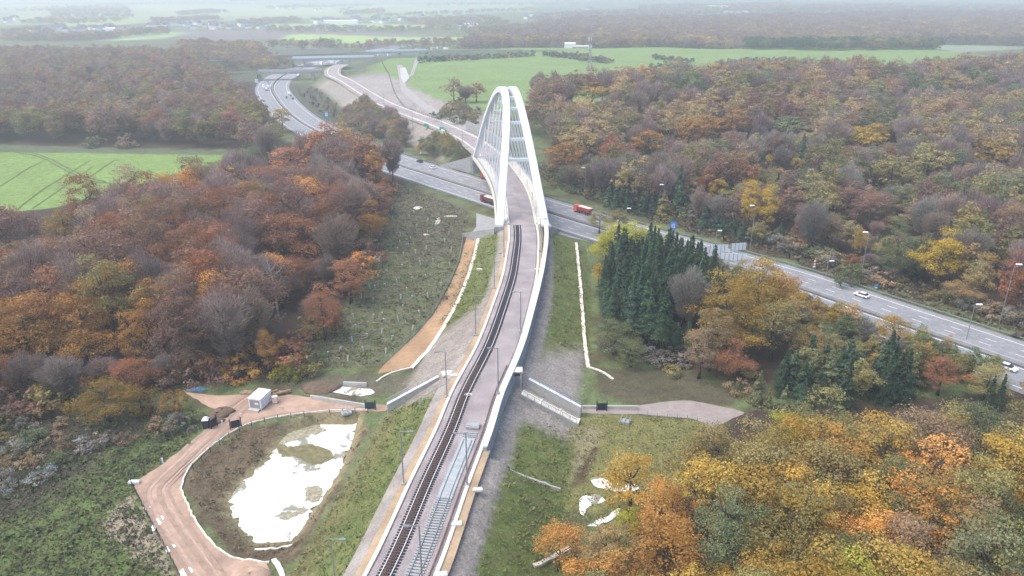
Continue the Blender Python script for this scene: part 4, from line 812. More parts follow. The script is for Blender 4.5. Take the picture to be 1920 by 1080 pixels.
#@@TREES
# ------------------------------------------------------------ trees
def unit(v): return v / (np.linalg.norm(v, axis=-1, keepdims=True) + 1e-9)
def leaf_quads(pos, nrm, sz, r, asp=1.0):
    n = len(pos); a = unit(np.cross(nrm, r.normal(size=(n, 3)))); b = np.cross(nrm, a); s = (sz * r.uniform(.65, 1.35, n))[:, None] / 2
    k = r.uniform(.6, 1.0, (4, n, 1))
    return np.stack([pos - a * s * asp * k[0] - b * s * .3, pos - b * s * k[1] + a * s * .2, pos + a * s * asp * k[2] + b * s * .3, pos + b * s * k[3] - a * s * .2], 1)
def crown_leafy(r, R0, z0, z1, nb, nl, qs, wide=.0):
    """leaf clumps of very unequal size over a lobed envelope, plus loose sprays between them"""
    V = []; T = []; U = []; hc = (z1 - z0) / 2; zc = (z0 + z1) / 2; ph = r.uniform(0, 6.28, 4)
    def env(d): return 1 + .20 * math.sin(3 * math.atan2(d[1], d[0]) + ph[0]) * (1 - abs(d[2])) + .14 * math.sin(5 * d[2] + ph[1]) + .10 * math.sin(7 * math.atan2(d[1], d[0]) + ph[2])
    for i in range(int(nb * 1.5)):
        d = unit(r.normal(size=3)); d[2] = d[2] * .9 + .15; d = unit(d); e = env(d); f = r.uniform(.45, .92) * e; wd = 1.1 if d[2] < .2 else 1
        c = np.array([d[0] * R0 * f * wd, d[1] * R0 * f * wd, zc + d[2] * hc * min(f, .93) * 1.05]); rb = R0 * min(.44, .12 + r.exponential(.11)); m = max(10, int(nl * (rb / (R0 * .30)) ** 1.7 * .62))
        dd = unit(r.normal(size=(m, 3))); dd[:, 2] += .25; dd = unit(dd); k = dd @ unit(c - np.array([0, 0, zc - hc * .4])) > -.35; dd = dd[k]
        if not len(dd): continue
        lump = 1 + .35 * np.sin(dd[:, 0] * 5 + i) * np.sin(dd[:, 1] * 6 + i * 2) + .15 * np.sin(dd[:, 2] * 9 + i)
        p = c + dd * rb * (r.uniform(.55, 1.18, len(dd)) * lump)[:, None] * np.array([1.1, 1.1, .78]); n = unit(dd + r.normal(size=dd.shape) * .5)
        V.append(leaf_quads(p, n, qs, r)); tb = r.normal(1, .12); T.append(np.clip(tb * r.normal(1, .10, len(dd)), .3, 1.9)); U.append(np.clip(r.normal(.5, .22) + r.normal(0, .09, len(dd)), 0, 1))
    return np.concatenate(V), np.concatenate(T), np.concatenate(U)
def crown_bare(r, R0, z0, z1, n, qs):
    hc = (z1 - z0) / 2; d = unit(r.normal(size=(n, 3))); f = r.uniform(.35, 1, n) ** .6; lob = 1 + .25 * np.sin(d[:, 0] * 4 + 1) * np.sin(d[:, 1] * 5) + .12 * np.sin(d[:, 2] * 7)
    vz = np.clip(.38 + .72 * ((d[:, 2] * f + 1) / 2), .3, 1.05); p = d * (f * lob)[:, None] * np.stack([R0 * vz * 1.15, R0 * vz * 1.15, np.full(n, hc)], 1) + np.array([0, 0, (z0 + z1) / 2])
    ax = unit(d * np.array([1, 1, .6]) + np.array([0, 0, .8]) + r.normal(size=(n, 3)) * .35); sd = unit(np.cross(ax, r.normal(size=(n, 3))))
    L = (qs * r.uniform(1.2, 3.0, n))[:, None]; W = (qs * r.uniform(.10, .24, n))[:, None]
    V = np.stack([p - ax * L * .5 - sd * W * .5, p - ax * L * .5 + sd * W * .5, p + ax * L * .5 + sd * W * .35, p + ax * L * .5 - sd * W * .35], 1)
    return V, np.clip(r.normal(1, .25, n), .3, 1.8), r.uniform(0, 1, n)
def crown_spruce(r, R0, z0, z1, lev, nb, per, qs):
    V = []; T = []; U = []
    for l in range(lev):
        t = (l + r.uniform(-.3, .3)) / lev; t = min(max(t, 0), .985); z = z0 + (z1 - z0) * t; rr = R0 * (1 - t) ** .95 * r.uniform(.72, 1.18) + .12
        for b in range(max(4, int(nb * (1 - t * .6)))):
            a = r.uniform(0, 6.28); L = rr * r.uniform(.7, 1.15); k = r.uniform(.15, 1, per) ; out = np.array([math.cos(a), math.sin(a), 0])
            p = out * (L * k)[:, None] + np.array([0, 0, z]) + np.c_[r.normal(0, .16 * L, per) * -out[1], r.normal(0, .16 * L, per) * out[0], -.28 * L * k ** 1.4 + r.normal(0, .15, per)]
            n = unit(np.array([0, 0, 1.0]) + out * .7 + r.normal(size=(per, 3)) * .45); V.append(leaf_quads(p, n, qs, r, 1.2)); T.append(np.clip(r.normal(1, .1) * r.normal(1, .25, per), .3, 1.9)); U.append(np.clip(r.normal(.5, .25, per), 0, 1))
    return np.concatenate(V), np.concatenate(T), np.concatenate(U)
def trunk_mesh(name, r, h, rad, limbs, spread, m='bark', top=.5):
    mb = MB(); pts = [(0, 0, -.4)]; x = y = 0
    for k in range(1, 6): x += r.normal(0, .12); y += r.normal(0, .12); pts.append((x, y, h * .82 * k / 5))
    mb.tube(pts, [rad * (1.25 if i == 0 else 1 - .8 * i / 5) for i in range(6)], 7)
    for i in range(limbs):
        k = r.uniform(top * .6, .78); bx = Vector((x * k, y * k, h * k)); a = r.uniform(0, 6.28); L = spread * r.uniform(.55, .95); e = bx + Vector((math.cos(a) * L, math.sin(a) * L, h * r.uniform(.10, .24)))
        mid = bx.lerp(e, .5) + Vector((0, 0, -h * .02)); mb.tube([bx, mid, e], [rad * .42, rad * .28, rad * .08], 5)
        for q in range(2):
            e2 = mid + Vector((r.normal(0, L * .3), r.normal(0, L * .3), h * r.uniform(.08, .16))); mb.tube([mid, e2], [rad * .22, rad * .05], 4)
    o = mb.build(name, m, smooth=True); me = o.data; bpy.data.objects.remove(o); return me
def crown_mesh(name, V, T, U):
    me = quad_mesh(name, V); set_face_attr(me, 'tone', T); set_face_attr(me, 'hue', U); me.materials.append(FOL); return me
PR = {}
for i in range(5):
    r = np.random.default_rng(100 + i); tall = [7, 6, 7.5, 5.5, 6.5][i]; R0 = [5.4, 5.0, 5.8, 4.8, 5.2][i]
    tm = trunk_mesh('trunk', r, 20, .38, 7, R0)
    PR['leafy', i] = (tm, crown_mesh('crown', *crown_leafy(r, R0, tall - 3, 20.3, 44, 430, .31)), crown_mesh('crown', *crown_leafy(r, R0, tall - 3.5, 20.3, 36, 150, .6)))
for i in range(4):
    r = np.random.default_rng(200 + i); R0 = [4.8, 5.4, 4.6, 5.0][i]; tm = trunk_mesh('trunk', r, 20, .36, 11, R0, 'bark', .6)
    PR['bare', i] = (tm, crown_mesh('crown', *crown_bare(r, R0, 6.0, 20.5, 11000, .42)), crown_mesh('crown', *crown_bare(r, R0, 5.5, 20.5, 6000, .6)))
for i in range(3):
    r = np.random.default_rng(300 + i); tm = trunk_mesh('trunk', r, 23, .3, 0, 1)
    PR['spruce', i] = (tm, crown_mesh('crown', *crown_spruce(r, 3.2, 8.5, 24, 24, 12, 30, .40)), crown_mesh('crown', *crown_spruce(r, 2.6, 7.5, 24, 22, 11, 8, .85)))
    tm2 = trunk_mesh('trunk', r, 12, .2, 0, 1); PR['youngspruce', i] = (tm2, crown_mesh('crown', *crown_spruce(r, 2.8, .3, 13, 17, 11, 30, .38)), crown_mesh('crown', *crown_spruce(r, 2.5, .6, 13, 18, 10, 8, .75)))
for i in range(4):
    r = np.random.default_rng(400 + i); tm = trunk_mesh('trunk', r, 3.2, .14, 5, 1.6)
    PR['shrub', i] = (tm, crown_mesh('crown', *crown_leafy(r, 2.6, -1.0, 4.4, 16, 170, .36)), crown_mesh('crown', *crown_leafy(r, 2.6, -1.0, 4.4, 13, 70, .62)))
NV = {'leafy': 5, 'bare': 4, 'spruce': 3, 'youngspruce': 3, 'shrub': 4}
H0 = {'leafy': 20.3, 'bare': 20.5, 'spruce': 24, 'youngspruce': 13, 'shrub': 4.4}; W0 = {'leafy': 11.5, 'bare': 10.5, 'spruce': 5.4, 'youngspruce': 5.2, 'shrub': 6}
NM = {'leafy': 'autumn_tree', 'bare': 'bare_tree', 'spruce': 'spruce_tree', 'youngspruce': 'young_spruce', 'shrub': 'shrub'}
CATN = {'leafy': 'tree', 'bare': 'tree', 'spruce': 'tree', 'youngspruce': 'tree', 'shrub': 'bush'}
TREES = []          # dicts: x,y,z,h,w,kind,color,label,group,size,manual
def add_tree(x, y, h, w, kind, color, label, group=None, manual=False):
    TREES.append(dict(x=x, y=y, h=h, w=w, kind=kind, color=color, label=label, group=group, manual=manual))
PAL = {'rust': (0.334, 0.163, 0.097), 'redbrown': (0.259, 0.16, 0.133), 'grey': (0.291, 0.222, 0.205), 'orange': (0.534, 0.296, 0.097), 'gold': (0.456, 0.314, 0.085), 'yellow': (0.588, 0.423, 0.07), 'olive': (0.29, 0.253, 0.114), 'green': (0.184, 0.211, 0.114), 'brown': (0.319, 0.237, 0.156), 'tan': (0.422, 0.314, 0.154), 'lime': (0.434, 0.422, 0.076), 'darkgreen': (0.074, 0.125, 0.083), 'grey2': (0.262, 0.245, 0.227)}
WORD = {'rust': 'rust red', 'redbrown': 'red brown', 'grey': 'bare grey purple', 'orange': 'orange', 'gold': 'golden orange', 'yellow': 'bright yellow', 'olive': 'olive', 'green': 'dull green', 'brown': 'brown', 'tan': 'tan', 'lime': 'yellow green', 'darkgreen': 'dark green', 'grey2': 'thin grey'}
EXC = [PP(DIRT), POND]
def stand(poly, sp, pal, hr, where, seed, wr=(.85, 1.2), avoid=None, ground=-9, kinds=None, noise_sc=26):
    r = np.random.default_rng(seed); b = np.array(poly); lo, hi = b.min(0), b.max(0)
    xs, ys = np.meshgrid(np.arange(lo[0], hi[0], sp), np.arange(lo[1], hi[1], sp * .87)); xs[1::2] += sp / 2; xs = xs + r.uniform(-.33, .33, xs.shape) * sp; ys = ys + r.uniform(-.33, .33, ys.shape) * sp
    xs, ys = xs.ravel(), ys.ravel(); k = inpoly(poly, xs, ys); xs, ys = xs[k], ys[k]
    dm, sm, _ = seg_dist(MWCl, xs, ys); k = dm > np.where((sm < 0) & (ys < 262), 16.8, 19.5)
    dn, _, _ = seg_dist(CL[::4].tolist(), xs, ys); k &= dn > 11
    xs, ys = xs[k], ys[k]
    names = [p[0] for p in pal]; wts = np.array([p[1] for p in pal], float); cw = np.cumsum(wts / wts.sum())
    q = .5 + .38 * vnoise(xs, ys, noise_sc, seed) + .2 * vnoise(xs, ys, noise_sc * .35, seed + 50) + r.uniform(-.13, .13, len(xs)); q = np.argsort(np.argsort(q)) / max(1, len(q))
    for x, y, u in zip(xs, ys, q):
        if any(math.hypot(x - t['x'], y - t['y']) < .32 * (t['w'] + 7) for t in TREES if t['manual']): continue
        nmc = names[min(int(np.searchsorted(cw, u)), len(names) - 1)]; c = np.array(PAL[nmc]) * r.uniform(.76, 1.26) * np.array([r.uniform(.92, 1.1), 1, r.uniform(.92, 1.08)])
        kd = (kinds or {}).get(nmc, 'bare' if nmc in ('grey', 'grey2') else 'leafy'); h = r.uniform(*hr) * (.92 if kd == 'bare' else 1)
        sub_ = 'bush' if kd == 'shrub' else 'tree'
        add_tree(x, y, h, h * W0[kd] / H0[kd] * r.uniform(*wr), kd, tuple(c), f'{WORD[nmc]} {sub_} {where}', f'{WORD[nmc]} {sub_}s {where}')
def mtree(px, ptop, h, wpx, kind, cname, label, ground=-9, mul=1.0):
    x, y = P(px, ptop, ground + h); z = hz(x, y); x, y = P(px, ptop, z + h); s = scale_at(x, y); c = tuple(np.array(PAL[cname]) * mul)
    add_tree(x, y, h, wpx / s, kind, c, label, None, True)
# --- trees that stand out one by one
mtree(1432, 480, 24, 115, 'leafy', 'gold', 'tallest golden orange tree before the pale panels and motorway', mul=.95); mtree(1368, 516, 21, 115, 'leafy', 'gold', 'golden tree at the left shoulder of the tallest golden orange one', mul=.8); mtree(1466, 515, 19, 95, 'leafy', 'orange', 'amber tree at the right shoulder of the tallest golden orange one', mul=.85); mtree(1408, 560, 17, 115, 'leafy', 'gold', 'golden brown tree directly below the tallest golden orange one', mul=.65)
mtree(1342, 575, 17, 85, 'leafy', 'tan', 'tan leaning tree left below the golden orange trees', mul=.8); mtree(1462, 560, 17, 100, 'leafy', 'olive', 'olive tree on the right flank of the golden orange group')
mtree(1375, 640, 11, 70, 'leafy', 'rust', 'small rust red tree beside the young spruces'); mtree(1320, 610, 14, 80, 'leafy', 'brown', 'brown tree between tall spruces and the golden orange group'); mtree(1298, 505, 20, 70, 'bare', 'grey2', 'thin bare grey tree at the right edge of the spruce stand')
mtree(1155, 416, 15, 80, 'leafy', 'lime', 'left yellow green tree behind the tops of the spruce stand', mul=1.2); mtree(1192, 414, 15, 80, 'leafy', 'lime', 'middle yellow green tree behind the spruce tops', mul=1.15); mtree(1228, 422, 13, 50, 'leafy', 'lime', 'right yellow green tree behind the spruce tops', mul=1.1); mtree(1142, 440, 12, 60, 'leafy', 'lime', 'lowest yellow green tree at the left shoulder of the spruces', mul=.95); mtree(1162, 390, 12, 50, 'leafy', 'olive', 'olive tree at the motorway edge behind the yellow green trees')
mtree(1124, 492, 8, 26, 'leafy', 'yellow', 'slim yellow shrubby tree at the left edge of the spruce stand'); mtree(1155, 598, 10, 90, 'leafy', 'green', 'round dull green tree at the left foot of the spruces'); mtree(1185, 640, 7, 60, 'leafy', 'green', 'low dull green tree below the tall spruces')
mtree(1190, 850, 13, 130, 'leafy', 'gold', 'golden tree standing alone beside the puddles', mul=1.1); mtree(1250, 898, 14, 130, 'leafy', 'orange', 'bright orange tree right of the golden tree by the puddles'); mtree(1050, 985, 9, 95, 'leafy', 'orange', 'lowest orange tree left at the bottom of the photo')
mtree(1180, 950, 8, 60, 'leafy', 'lime', 'small yellow green tree among orange ones near the puddles'); mtree(1140, 985, 11, 120, 'leafy', 'tan', 'tan orange tree in front of the puddles'); mtree(1250, 975, 14, 150, 'leafy', 'orange', 'wide orange tree at the lower middle', mul=.8); mtree(1130, 1040, 10, 130, 'leafy', 'orange', 'orange tree cut by the bottom edge')
mtree(1780, 430, 20, 95, 'leafy', 'yellow', 'big bright yellow tree beyond the motorway at right', mul=.85); mtree(1648, 226, 17, 50, 'leafy', 'gold', 'golden tree behind the bright yellow one high in the right forest', mul=1.0); mtree(1618, 234, 17, 70, 'leafy', 'yellow', 'bright yellow tree high in the right forest', mul=.85); mtree(1413, 340, 20, 42, 'leafy', 'yellow', 'slim yellow birch behind the tall lamp post', mul=.95); mtree(1446, 343, 20, 46, 'leafy', 'yellow', 'right hand slim yellow birch of the pair', mul=.95)
mtree(1418, 304, 13, 30, 'leafy', 'orange', 'small bright orange tree above the yellow birches', mul=1.1); mtree(1350, 328, 13, 36, 'leafy', 'yellow', 'small yellow tree left of the birch pair', mul=.85); mtree(1444, 287, 9, 18, 'leafy', 'yellow', 'tiny yellow treetop above the orange tree'); mtree(1496, 292, 10, 24, 'leafy', 'yellow', 'yellow treetop right of the tiny yellow one'); mtree(1616, 424, 13, 24, 'leafy', 'gold', 'small golden tree behind the tall lamp post')
mtree(1110, 160, 16, 75, 'leafy', 'gold', 'golden tree at the top edge of the forest near the green field'); mtree(1248, 357, 12, 38, 'youngspruce', 'olive', 'pointed olive conifer beside the motorway lamp'); mtree(1125, 395, 9, 40, 'leafy', 'olive', 'olive roadside bush tree under the motorway lamp')
mtree(178, 137, 12, 24, 'leafy', 'gold', 'golden tree in the upper left forest'); mtree(340, 140, 9, 13, 'leafy', 'gold', 'small golden treetop at the right of the upper left forest'); mtree(524, 198, 17, 40, 'leafy', 'gold', 'golden tree at the forest edge beside the far motorway'); mtree(205, 158, 10, 16, 'leafy', 'gold', 'small golden tree below the larger golden one at upper left')
mtree(168, 250, 8, 54, 'shrub', 'green', 'round grey green bush at the field edge'); mtree(234, 247, 9, 46, 'shrub', 'brown', 'round brown bush right of the grey green one at field edge')
mtree(70, 508, 23, 115, 'leafy', 'rust', 'large rust orange tree near the left edge of the photo', mul=1.1); mtree(130, 528, 22, 110, 'leafy', 'orange', 'rust orange tree right of the large one near the left edge', mul=.7); mtree(30, 560, 20, 130, 'leafy', 'orange', 'orange tree cut by the left edge of the photo', mul=.75); mtree(150, 590, 15, 100, 'leafy', 'orange', 'orange tree in front of the large rust orange tree', mul=.8); mtree(238, 588, 15, 62, 'leafy', 'orange', 'narrow orange tree in front of the left forest', mul=.9); mtree(110, 390, 17, 80, 'leafy', 'gold', 'amber tree near the light green field', mul=.75)
mtree(700, 275, 22, 46, 'leafy', 'orange', 'tall slim orange tree at the right end of the left forest', mul=.85); mtree(690, 380, 17, 52, 'leafy', 'orange', 'orange tree below the tall slim one at the clearing', mul=.7); mtree(650, 480, 15, 90, 'leafy', 'rust', 'rust red tree leaning over the sapling clearing', mul=1.15); mtree(600, 540, 15, 80, 'leafy', 'rust', 'rust red tree beside the dead white trunk', mul=1.1); mtree(495, 615, 12, 50, 'leafy', 'orange', 'bright orange tree low at the forest front', mul=.9); mtree(430, 552, 10, 26, 'leafy', 'gold', 'slim golden sapling tree in the forest front', mul=.8)
mtree(540, 270, 17, 90, 'leafy', 'rust', 'orange red tree at the top edge of the left forest', mul=1.3); mtree(545, 400, 20, 120, 'leafy', 'rust', 'deep red tree behind the dead white trunk', mul=.9)
mtree(190, 722, 9, 110, 'leafy', 'gold', 'broad pale tan bush before the forest at lower left', mul=.5); mtree(255, 730, 6, 60, 'shrub', 'gold', 'tan bush right of the broad pale tan one', mul=.55); mtree(320, 725, 6, 50, 'shrub', 'orange', 'small orange bush at the edge of the dirt yard', mul=.7)
mtree(560, 660, 6, 70, 'shrub', 'olive', 'olive bush at the lower edge of the clearing'); mtree(535, 675, 6, 60, 'shrub', 'lime', 'yellow green bush at the forest corner', mul=.6); mtree(590, 655, 5, 50, 'shrub', 'green', 'dull green bush in the clearing corner')
mtree(1775, 668, 10, 80, 'leafy', 'rust', 'round rust red tree near the lower road', mul=1.0); mtree(1680, 592, 9, 90, 'leafy', 'gold', 'golden bushy tree beside the lower road', mul=.8); mtree(1520, 608, 10, 80, 'leafy', 'tan', 'salmon tan tree above the young spruces', mul=1.0); mtree(1600, 640, 8, 55, 'leafy', 'green', 'pale green round tree behind the young spruces', mul=1.3)
mtree(1650, 660, 6, 35, 'leafy', 'gold', 'little golden tree beside the dark spruce pair'); mtree(1780, 628, 7, 28, 'leafy', 'gold', 'little golden tree at the motorway edge'); mtree(1860, 690, 8, 80, 'leafy', 'olive', 'olive golden bush tree at lower right road', mul=1.3)
mtree(850, 140, 17, 36, 'leafy', 'brown', 'tall brown tree alone at the green field edge'); mtree(893, 150, 14, 36, 'leafy', 'rust', 'rust topped tree behind the left arch'); mtree(872, 158, 12, 40, 'bare', 'grey', 'bare grey tree between brown and rust trees by field')
mtree(1272, 108, 12, 20, 'leafy', 'tan', 'tan tree in the hedge of the green field'); mtree(1252, 116, 8, 18, 'leafy', 'tan', 'smaller tan tree in the hedge of the green field')
mtree(1583, 497, 7, 40, 'shrub', 'green', 'left of two round green bushes beside the tall lamp'); mtree(1606, 492, 8, 34, 'shrub', 'green', 'right of two round green bushes beside the tall lamp'); mtree(1690, 400, 11, 50, 'leafy', 'green', 'pale grey green tree between rust trees beyond motorway', mul=1.3)
for px, pt_, h in [(1686, 628, 17), (1712, 650, 14), (1868, 703, 8), (1888, 700, 9), (1600, 668, 13), (1478, 655, 12)]: mtree(px, pt_, h, 42 if h > 12 else 26, 'youngspruce', 'darkgreen', 'dark slim spruce standing apart near the lower road', mul=.75)
for t in TREES:
    if t['label'].startswith('dark slim'): t['group'] = 'dark slim spruces near the lower road'
mtree(1090, 236, 22, 85, 'leafy', 'tan', 'tan rust tree just right of the white arch'); mtree(1060, 262, 18, 80, 'leafy', 'orange', 'orange brown tree beside the white arch above the motorway', mul=.7); mtree(1215, 236, 20, 70, 'leafy', 'orange', 'orange brown domed tree in the wood right of the arch', mul=.75); mtree(1330, 180, 22, 66, 'leafy', 'orange', 'left of two copper trees in the middle of the right wood', mul=.75); mtree(1378, 186, 22, 70, 'leafy', 'orange', 'right of two copper trees in the middle of the right wood', mul=.68); mtree(1262, 164, 21, 56, 'leafy', 'tan', 'tan tree left of the two copper trees', mul=1.0); mtree(1300, 168, 21, 56, 'leafy', 'orange', 'copper tan tree squeezed between tan and copper trees', mul=.8); mtree(1745, 262, 22, 75, 'leafy', 'olive', 'olive gold tree left of centre in the right wood', mul=1.25); mtree(1680, 285, 21, 80, 'leafy', 'olive', 'dark olive tree beside the olive gold one'); mtree(1870, 262, 17, 80, 'leafy', 'gold', 'amber tree at the right end of the wood', mul=.75); mtree(1480, 215, 15, 80, 'leafy', 'green', 'grey green low tree in the hollow of the right wood', mul=1.2); mtree(1600, 340, 17, 90, 'leafy', 'redbrown', 'red brown tree below the bright yellow one'); mtree(1640, 360, 16, 80, 'leafy', 'redbrown', 'second red brown tree nearer the motorway', mul=1.1)
# --- stands
SPK = {'darkgreen': 'spruce'}
stand(PP([(1128, 590), (1140, 640), (1180, 662), (1240, 678), (1295, 668), (1345, 615), (1345, 560), (1250, 525), (1150, 530)]), 3.3, [('darkgreen', 1)], (13, 21), 'in the dense stand right of the railway', 501, (1.0, 1.4), None, -9, SPK)
stand(PP([(1410, 775), (1500, 770), (1600, 760), (1740, 740), (1730, 700), (1640, 690), (1500, 700), (1420, 730)]), 3.1, [('darkgreen', 5), ('green', 2), ('olive', 1)], (5, 12), 'in the low plantation above the orange wood', 502, (1.1, 1.6), None, -9, {'darkgreen': 'youngspruce', 'green': 'youngspruce'})
LF = [(-330, 410, 11), (-60, 405, 11), (95, 395, 11), (140, 368, 11), (230, 352, 11), (300, 335, 11), (440, 296, 11), (490, 268, 11), (560, 244, 11), (640, 252, 11), (700, 268, 11), (752, 330), (738, 352), (712, 420), (692, 480), (655, 560), (600, 640), (545, 690), (480, 710), (345, 718), (240, 745), (130, 775), (-200, 800)]
zf = PP(LF, -9)
stand(zf, 8.4, [('grey', 20), ('redbrown', 24), ('rust', 25), ('orange', 5), ('brown', 10), ('olive', 2), ('grey', 13)], (20, 27), 'in the large wood left of the clearing', 503, (1.0, 1.4), None, -9, None, 34)
stand(PP([(1090, 1010, 0), (1200, 960, 2), (1300, 905, 4), (1335, 830, 5), (1400, 800, 5), (1490, 760, 6), (1600, 742, 6), (1760, 760, 6), (1960, 765, 6), (2150, 900, 4), (2100, 1250, 4), (1300, 1250, 4), (1100, 1150, 2)]), 7.6, [('orange', 9), ('gold', 22), ('olive', 28), ('lime', 8), ('green', 14), ('olive', 12), ('brown', 8)], (13, 19), 'in the golden wood at lower right', 504, (1.1, 1.55), None, -9, None, 16)
stand(PP([(1275, 700), (1400, 735), (1400, 690), (1320, 640)]), 5.5, [('brown', 1), ('olive', 1)], (9, 14), 'in the gap between tall and young spruces', 505)
stand(PP([(1480, 520), (1640, 575), (1760, 640), (1880, 690), (1800, 720), (1650, 690), (1560, 690), (1500, 660), (1465, 600)]), 4.6, [('green', 3), ('olive', 3), ('grey2', 2), ('gold', 2), ('tan', 1)], (4.5, 8.5), 'between the golden orange group and the motorway', 506, (1.0, 1.5))
stand(PP([(1035, 352), (1150, 388), (1240, 412), (1330, 432), (1420, 460), (1500, 480), (1620, 520), (1750, 560), (1950, 625), (2150, 660), (2400, 560), (2300, 400), (1960, 330), (1500, 310), (1150, 305), (1040, 315)]), 9.2, [('darkgreen', 8), ('green', 18), ('grey', 22), ('olive', 14), ('brown', 14), ('redbrown', 8), ('rust', 5), ('tan', 6), ('grey2', 8)], (14, 22), 'in the wood just beyond the motorway', 507, (1.0, 1.35), None, -9, SPK, 30)
stand(PP([(1035, 305), (1150, 303), (1500, 308), (1960, 328), (2400, 400), (2400, 225), (1920, 190), (1600, 195), (1350, 205), (1150, 225), (1010, 245)]), 10.6, [('green', 11), ('grey', 30), ('olive', 14), ('brown', 20), ('tan', 18), ('redbrown', 5), ('rust', 2)], (19, 26), 'in the wood deeper beyond the motorway', 508, (1.05, 1.4), None, -9, None, 70)
stand(PP([(1005, 235), (1150, 220), (1350, 200), (1600, 190), (1920, 186), (2300, 200), (2300, 115, 13), (1920, 122, 13), (1660, 132, 15), (1480, 143, 17), (1330, 138, 17), (1260, 160, 17), (1150, 152, 17), (1080, 165, 17), (990, 190, 17)]), 11.5, [('green', 5), ('grey', 34), ('brown', 28), ('tan', 14), ('olive', 10), ('gold', 2), ('redbrown', 8)], (19, 25), 'in the far right wood below the fields', 509, (1.05, 1.4), None, -9, None, 90)
stand(PP([(-420, 262), (0, 268), (200, 272), (440, 278), (490, 255, 8), (525, 235, 9), (510, 208, 10), (478, 180, 10), (450, 155, 10), (415, 125, 10), (380, 100, 10), (345, 84, 10), (0, 84, 10), (-500, 88, 10)]), 11, [('redbrown', 22), ('brown', 26), ('grey', 22), ('olive', 22), ('rust', 6), ('green', 4)], (15, 22), 'in the wood beyond the light green field', 510, (1.05, 1.4), None, -9, None, 70)
stand(PP([(770, 296), (800, 278), (850, 285), (880, 308), (865, 320), (830, 315)]), 4.6, [('green', 4), ('olive', 3), ('gold', 1)], (6, 9), 'on the bank between motorway and far railway', 511, (1.0, 1.4))
stand(PP([(640, 235), (660, 215), (720, 218), (755, 245), (770, 275), (740, 285), (690, 262)]), 6.5, [('brown', 3), ('olive', 3), ('grey', 3)], (8, 13), 'on the strip left of the far railway', 512, (1, 1.4))
stand(PP([(560, 178), (585, 165), (640, 205), (640, 235), (600, 215)]), 8, [('brown', 3), ('grey2', 3)], (3, 6), 'on the dark bank of the far motorway bend', 513)
stand(PP([(1010, 320), (1035, 352), (1100, 372), (1180, 400), (1180, 392), (1060, 345), (1020, 300)]), 4.5, [('green', 3), ('olive', 3), ('grey2', 2)], (2.5, 4.5), 'beside the far motorway barrier', 514, (1, 1.5), None, -9, {'green': 'shrub', 'olive': 'shrub', 'grey2': 'shrub'})
stand(PP([(800, 215), (860, 200), (900, 215), (895, 235), (840, 215)], 0), 6, [('green', 3), ('olive', 3), ('brown', 2)], (4, 8), 'below the green field behind the arch', 515, (1, 1.5), None, 0, {'green': 'shrub', 'olive': 'shrub'})
stand(PP([(0, 800), (120, 785), (300, 775), (370, 765), (380, 790), (320, 820), (200, 850), (120, 900), (0, 930), (-60, 860)]), 5.2, [('grey2', 4), ('green', 3), ('brown', 3), ('olive', 2)], (2.0, 3.8), 'in the scrub at lower left', 516, (1.0, 1.7), None, -9, {k: 'shrub' for k in PAL})
stand(PP([(1285, 850), (1325, 820), (1345, 850), (1310, 920), (1270, 915)]), 4.0, [('grey2', 2), ('green', 2), ('darkgreen', 2)], (4, 7), 'at the left edge of the golden wood', 517, (.8, 1.1), None, -9, {'darkgreen': 'youngspruce'})
stand(PP([(1240, 408), (1330, 428), (1420, 456), (1500, 480), (1620, 522), (1750, 564), (1960, 632), (1960, 606), (1750, 542), (1620, 498), (1500, 460), (1420, 436), (1330, 410), (1240, 392)]), 4.6, [('green', 3), ('olive', 3), ('grey2', 3), ('brown', 2)], (2.5, 6), 'along the far motorway guard rail', 518, (1.0, 1.6), None, -9, {k: 'shrub' for k in PAL})
stand(PP([(-60, 790), (130, 770), (240, 738), (345, 722), (480, 715), (545, 698), (600, 645), (655, 565), (692, 485), (712, 425), (738, 355), (715, 350), (690, 420), (668, 480), (630, 555), (575, 630), (525, 675), (470, 695), (345, 705), (230, 722), (120, 755), (-60, 770)]), 4.2, [('rust', 3), ('brown', 4), ('orange', 3), ('redbrown', 3), ('olive', 2)], (3.5, 8), 'along the front edge of the left wood', 519, (.9, 1.4), None, -9, {k: 'shrub' for k in PAL})
stand(PP([(1130, 685), (1230, 692), (1300, 715), (1390, 748), (1410, 715), (1340, 640), (1290, 668)]), 3.4, [('brown', 3), ('olive', 2), ('grey2', 3), ('redbrown', 1)], (2, 4.6), 'in the dark scrub below the tall spruces', 520, (1.0, 1.6), None, -9, {k: 'shrub' for k in PAL})
stand(PP([(1480, 545), (1560, 575), (1640, 612), (1640, 640), (1560, 620), (1470, 580)]), 4.2, [('green', 3), ('olive', 2), ('grey2', 3)], (5, 9), 'hiding the near edge of the motorway', 521, (1.0, 1.5))
stand(PP([(1655, 640), (1720, 655), (1790, 680), (1870, 720), (1840, 735), (1740, 700), (1650, 670)]), 4.2, [('gold', 3), ('tan', 2), ('olive', 3)], (4, 7.5), 'around the lower road at right', 522, (1.0, 1.5))
stand(PP([(1140, 392), (1238, 414), (1238, 396), (1140, 374)]), 3.4, [('darkgreen', 1)], (8, 12), 'on the far bank above the orange dump truck', 524, (1.1, 1.5), None, -9, {'darkgreen': 'youngspruce'})
stand(PP([(1305, 424), (1410, 458), (1410, 440), (1305, 404)]), 3.4, [('darkgreen', 1)], (6, 10), 'on the far bank beside the yellow birches', 525, (1.1, 1.5), None, -9, {'darkgreen': 'youngspruce'})
stand(PP([(1640, 505), (1740, 540), (1740, 520), (1640, 485)]), 3.8, [('darkgreen', 3), ('green', 2)], (7, 11), 'on the far bank left of the big yellow tree', 526, (1.1, 1.6), None, -9, {'darkgreen': 'youngspruce'})
